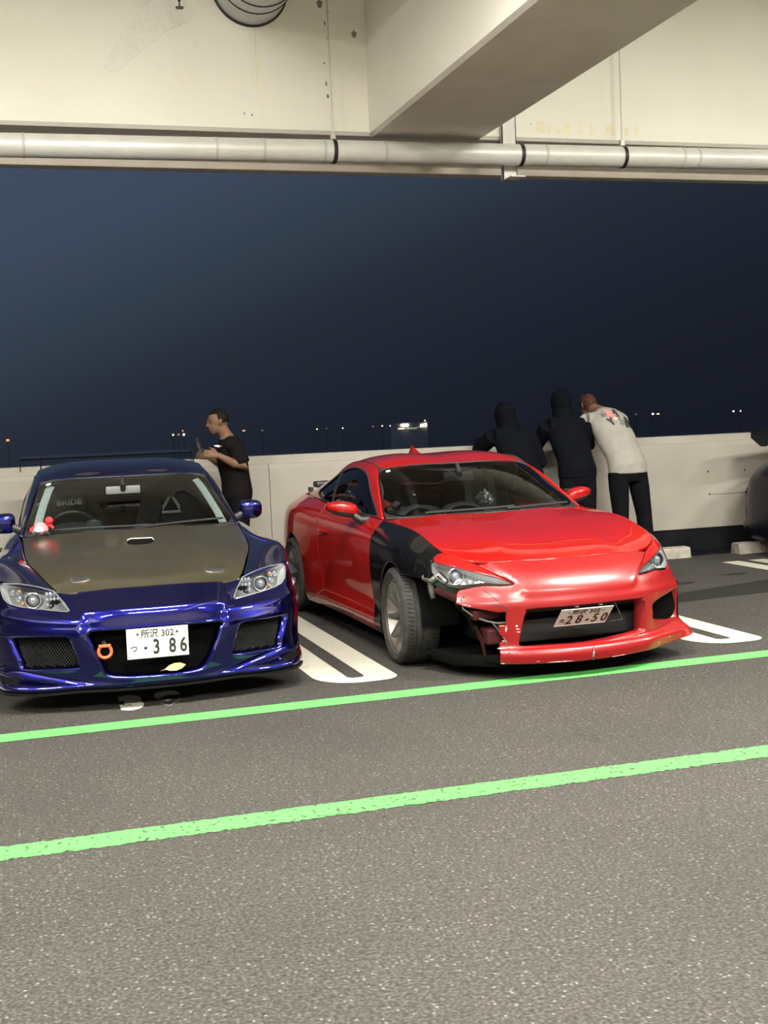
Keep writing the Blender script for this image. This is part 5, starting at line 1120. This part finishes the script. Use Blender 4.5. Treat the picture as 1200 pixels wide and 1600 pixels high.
SKIN = M('skin', (.15, .085, .054), .55, spec=.2, noise=(12., (.13, .072, .046), .4, .7)); SKIN2 = M('skin_shade', (.13, .073, .046), .55, spec=.2, noise=(12., (.115, .062, .04), .4, .7))
TEEB = M('black_tee', (.007, .0055, .0055), .9, spec=.05, bump=(40., .3, .006)); TEEW = M('white_tee', (.215, .21, .188), .85, spec=.2, bump=(30., .35, .008)); NAVY = M('dark_sweat_fabric', (.0035, .0042, .006), .95, spec=.03, bump=(30., .3, .008)); TRO = M('black_trousers', (.004, .0042, .0055), .9, spec=.04, bump=(30., .3, .006))
SHO = M('dark_shoe', (.02, .02, .02), .6); HAB = M('black_hair', (.007, .006, .005), .6, spec=.1, bump=(90., .5, .004)); HAW = M('brown_hair', (.060, .027, .018), .7, spec=.1, noise=(40., (.03, .014, .009), .4, .6), bump=(90., .5, .004))
# the man in the black tee, side on, looking at his phone
r1 = empty('person', (1.98, 10.97, 0), 0, 'person in a black tee standing behind the blue car with a raised hand', 'person')
b1, s1, _ = person(r1, dict(pel=(2.00, 10.97, .93), wst=(1.99, 10.97, 1.07), mid=(1.97, 10.97, 1.20), chs=(1.955, 10.97, 1.335), nck=(1.925, 10.97, 1.455), hed=(1.852, 10.965, 1.582),
    shl=(1.965, 10.80, 1.375), ell=(2.035, 10.76, 1.155), wrl=(1.80, 10.72, 1.285), shr=(1.95, 11.14, 1.375), elr=(1.97, 11.20, 1.14), wrr=(1.77, 11.06, 1.27),
    hil=(2.0, 10.88, .88), knl=(1.985, 10.87, .49), anl=(2.0, 10.86, .085), hir=(2.0, 11.06, .88), knr=(1.99, 11.07, .49), anr=(2.02, 11.08, .085)), SKIN, TEEB, TRO, SHO, HAB, (-1, 0, 0), (-1, -.05, -.12), (0, 0, 1), .95,
    sleeve=.80, hands=dict(l=((-1, .12, .22), (.1, -1, .35), (0, .35, 1), .75), r=((-1, -.25, .2), (.1, 1, .3), (0, -.2, 1), .75)))
mesh('shirt_print', [(1.985-.235+x-r1.location.x+.09, 10.862-r1.location.y-.0, 1.388+z) for x, z in ((-.04, .008), (-.005, .012), (.042, .004), (.04, -.004), (.0, -.008), (-.03, -.002))], [(0, 1, 2, 3, 4, 5)], WHT, s1) if False else None
ph = G().box((-.006, -.036, -.075), (.006, .036, .075), .004).mesh('smartphone', M('phone_glass', (.01, .01, .012), .12)); ph.location = (1.655, 10.83, 1.375); ph.rotation_euler = (0, math.radians(-18), math.radians(10)); tag(ph, 'dark smartphone in the hand of the person in the black tee', 'phone')
# the three leaning on the wall
r2 = empty('person', (4.74, 10.9, 0), 0, 'person in dark clothes leaning on the parapet directly behind the red car roof', 'person')
person(r2, dict(pel=(4.77, 10.80, .92), wst=(4.76, 10.83, 1.05), mid=(4.74, 10.88, 1.17), chs=(4.72, 10.95, 1.30), nck=(4.71, 11.02, 1.41), hed=(4.70, 11.09, 1.52), shl=(4.53, 10.97, 1.34), ell=(4.46, 11.20, 1.20), wrl=(4.60, 11.52, 1.285),
    shr=(4.90, 10.95, 1.33), elr=(5.00, 10.93, 1.06), wrr=(4.96, 11.13, .96), hil=(4.68, 10.80, .87), knl=(4.67, 10.78, .48), anl=(4.65, 10.72, .085), hir=(4.86, 10.80, .87), knr=(4.87, 10.82, .48), anr=(4.89, 10.76, .085)),
    SKIN2, NAVY, TRO, SHO, HAB, (0, 1, 0), (.05, 1, -.1), (0, 0, 1), 1.05, sleeve=2, hood=True)
r3 = empty('person', (5.30, 10.9, 0), 0, 'tall person in a dark hooded sweatshirt with the hood up, back turned', 'person')
person(r3, dict(pel=(5.33, 10.80, .95), wst=(5.32, 10.83, 1.09), mid=(5.30, 10.87, 1.23), chs=(5.28, 10.92, 1.385), nck=(5.28, 10.97, 1.50), hed=(5.275, 11.02, 1.625), shl=(5.09, 10.93, 1.42), ell=(5.06, 11.15, 1.22), wrl=(5.18, 11.50, 1.285),
    shr=(5.48, 10.95, 1.41), elr=(5.57, 10.99, 1.215), wrr=(5.36, 11.46, 1.285), hil=(5.24, 10.80, .90), knl=(5.23, 10.78, .49), anl=(5.21, 10.72, .085), hir=(5.42, 10.80, .90), knr=(5.43, 10.80, .49), anr=(5.45, 10.74, .085)),
    SKIN2, NAVY, TRO, SHO, HAB, (0, 1, 0), (0, 1, -.1), (0, 0, 1), 1.08, sleeve=2, hood=True)
r4 = empty('person', (5.84, 10.8, 0), 0, 'person in a white tee and black trousers bent over the parapet', 'person')
b4, s4, _ = person(r4, dict(pel=(5.825, 10.70, .97), wst=(5.81, 10.75, 1.10), mid=(5.785, 10.84, 1.25), chs=(5.745, 10.95, 1.44), nck=(5.71, 11.06, 1.545), hed=(5.655, 11.19, 1.60), shl=(5.545, 10.99, 1.455), ell=(5.585, 11.38, 1.30), wrl=(5.70, 11.56, 1.29),
    shr=(5.935, 11.0, 1.45), elr=(5.98, 11.38, 1.30), wrr=(5.76, 11.60, 1.29), hil=(5.715, 10.70, .91), knl=(5.715, 10.66, .50), anl=(5.69, 10.60, .085), hir=(5.93, 10.71, .91), knr=(5.99, 10.70, .50), anr=(5.99, 10.64, .085)),
    SKIN2, TEEW, TRO, SHO, HAW, (0, 1, 0), (-.25, 1, -.35), (0, .3, 1), 1.1, sleeve=.6, hairlen=2., hunch=True)
# the print across the back of the white tee: laid on the cloth by finding the surface behind each letter
from mathutils.bvhtree import BVHTree
def on_back(name, body_txt, x, z, size, mat, rot=0., bold=.002, sx=1.):
    dg = bpy.context.evaluated_depsgraph_get(); t = BVHTree.FromPolygons([v.co[:] for v in s4.data.vertices], [p.vertices[:] for p in s4.data.polygons])
    c_, s_ = math.cos(rot), math.sin(rot)
    o = text(name, body_txt, size, Matrix.Identity(4), mat, s4, sx=sx, bold=bold, depth=0)
    bm = bmesh.new(); bm.from_mesh(o.data); bmesh.ops.subdivide_edges(bm, edges=[e for e in bm.edges if e.calc_length() > size*.12], cuts=3); bmesh.ops.triangulate(bm, faces=bm.faces)
    for v in bm.verts:
        px_, pz_ = x+v.co.x*c_-v.co.y*s_, z+v.co.x*s_+v.co.y*c_
        hit = t.ray_cast(Vector((px_, -2, pz_)), Vector((0, 1, 0)))
        if hit[0] is not None: v.co = hit[0]+hit[1]*.006
        else: v.co = Vector((px_, .1, pz_))
    bm.to_mesh(o.data); bm.free(); return o
INK = M('tee_print_black', (.02, .018, .018), .8); INKR = M('tee_print_pink', (.55, .16, .15), .8); INKG = M('tee_print_green', (.10, .13, .11), .8); INKO = M('tee_print_rose', (.60, .34, .28), .8)
on_back('shirt_print', 'A', -.052, 1.520, .070, INK, -.25, .006)
on_back('shirt_print', 'Y', -.125, 1.430, .095, INK, .45, .006, .9)
on_back('shirt_print', 'R', .058, 1.410, .125, INK, -.18, .009, .95)
on_back('shirt_print', 'b', -.008, 1.430, .105, INKG, -.12, .003)
on_back('shirt_print', 'G', .112, 1.420, .060, INK, -.5, .003)
on_back('shirt_print', 'os', -.040, 1.487, .045, INK, -.1, .001)
on_back('shirt_print', 'O', .035, 1.512, .062, INKO, -.2, -.001)
on_back('shirt_print', 'KS', .085, 1.488, .033, INKO, -.5, .0)
on_back('shirt_print', '\u2605', -.178, 1.496, .060, M('tee_print_grey', (.10, .10, .11), .8))
on_back('shirt_print', '\u25cf', -.112, 1.500, .085, INKR, 0, .004)
on_back('shirt_print', '\u25cf', -.075, 1.455, .045, INKO, 0, .002); on_back('shirt_print', '\u25cf', -.14, 1.525, .04, INKR, 0, .002)
# small white mark on the chest of the black tee
t = BVHTree.FromPolygons([v.co[:] for v in s1.data.vertices], [p.vertices[:] for p in s1.data.polygons]); V = []
for x, z in ((-.050, .010), (-.01, .013), (.040, .003), (.036, -.005), (.0, -.004), (-.004, -.012), (-.014, -.004), (-.036, .000)):
    hit = t.ray_cast(Vector((1.830+x-1.98, -1.2, 1.362+z)), Vector((0, 1, 0))); V.append((hit[0]+hit[1]*.003) if hit[0] is not None else Vector((1.83+x-1.98, -.16, 1.362+z)))
mesh('shirt_print', V, [tuple(range(len(V)))], WHT, s1)
for o in red.children:
    if o.type == 'MESH' and o.name.startswith('fender') and o.data.materials and o.data.materials[0] == BLK: o['label'] = 'glossy black front fender on the red car'
for o in blue.children:
    if o.name.startswith('bonnet') and o.data.materials[0] == CARB: o['label'] = 'bare olive-brown carbon fibre bonnet'
    if o.name.startswith('tow_hook'): o['label'] = 'orange ring tow hook'
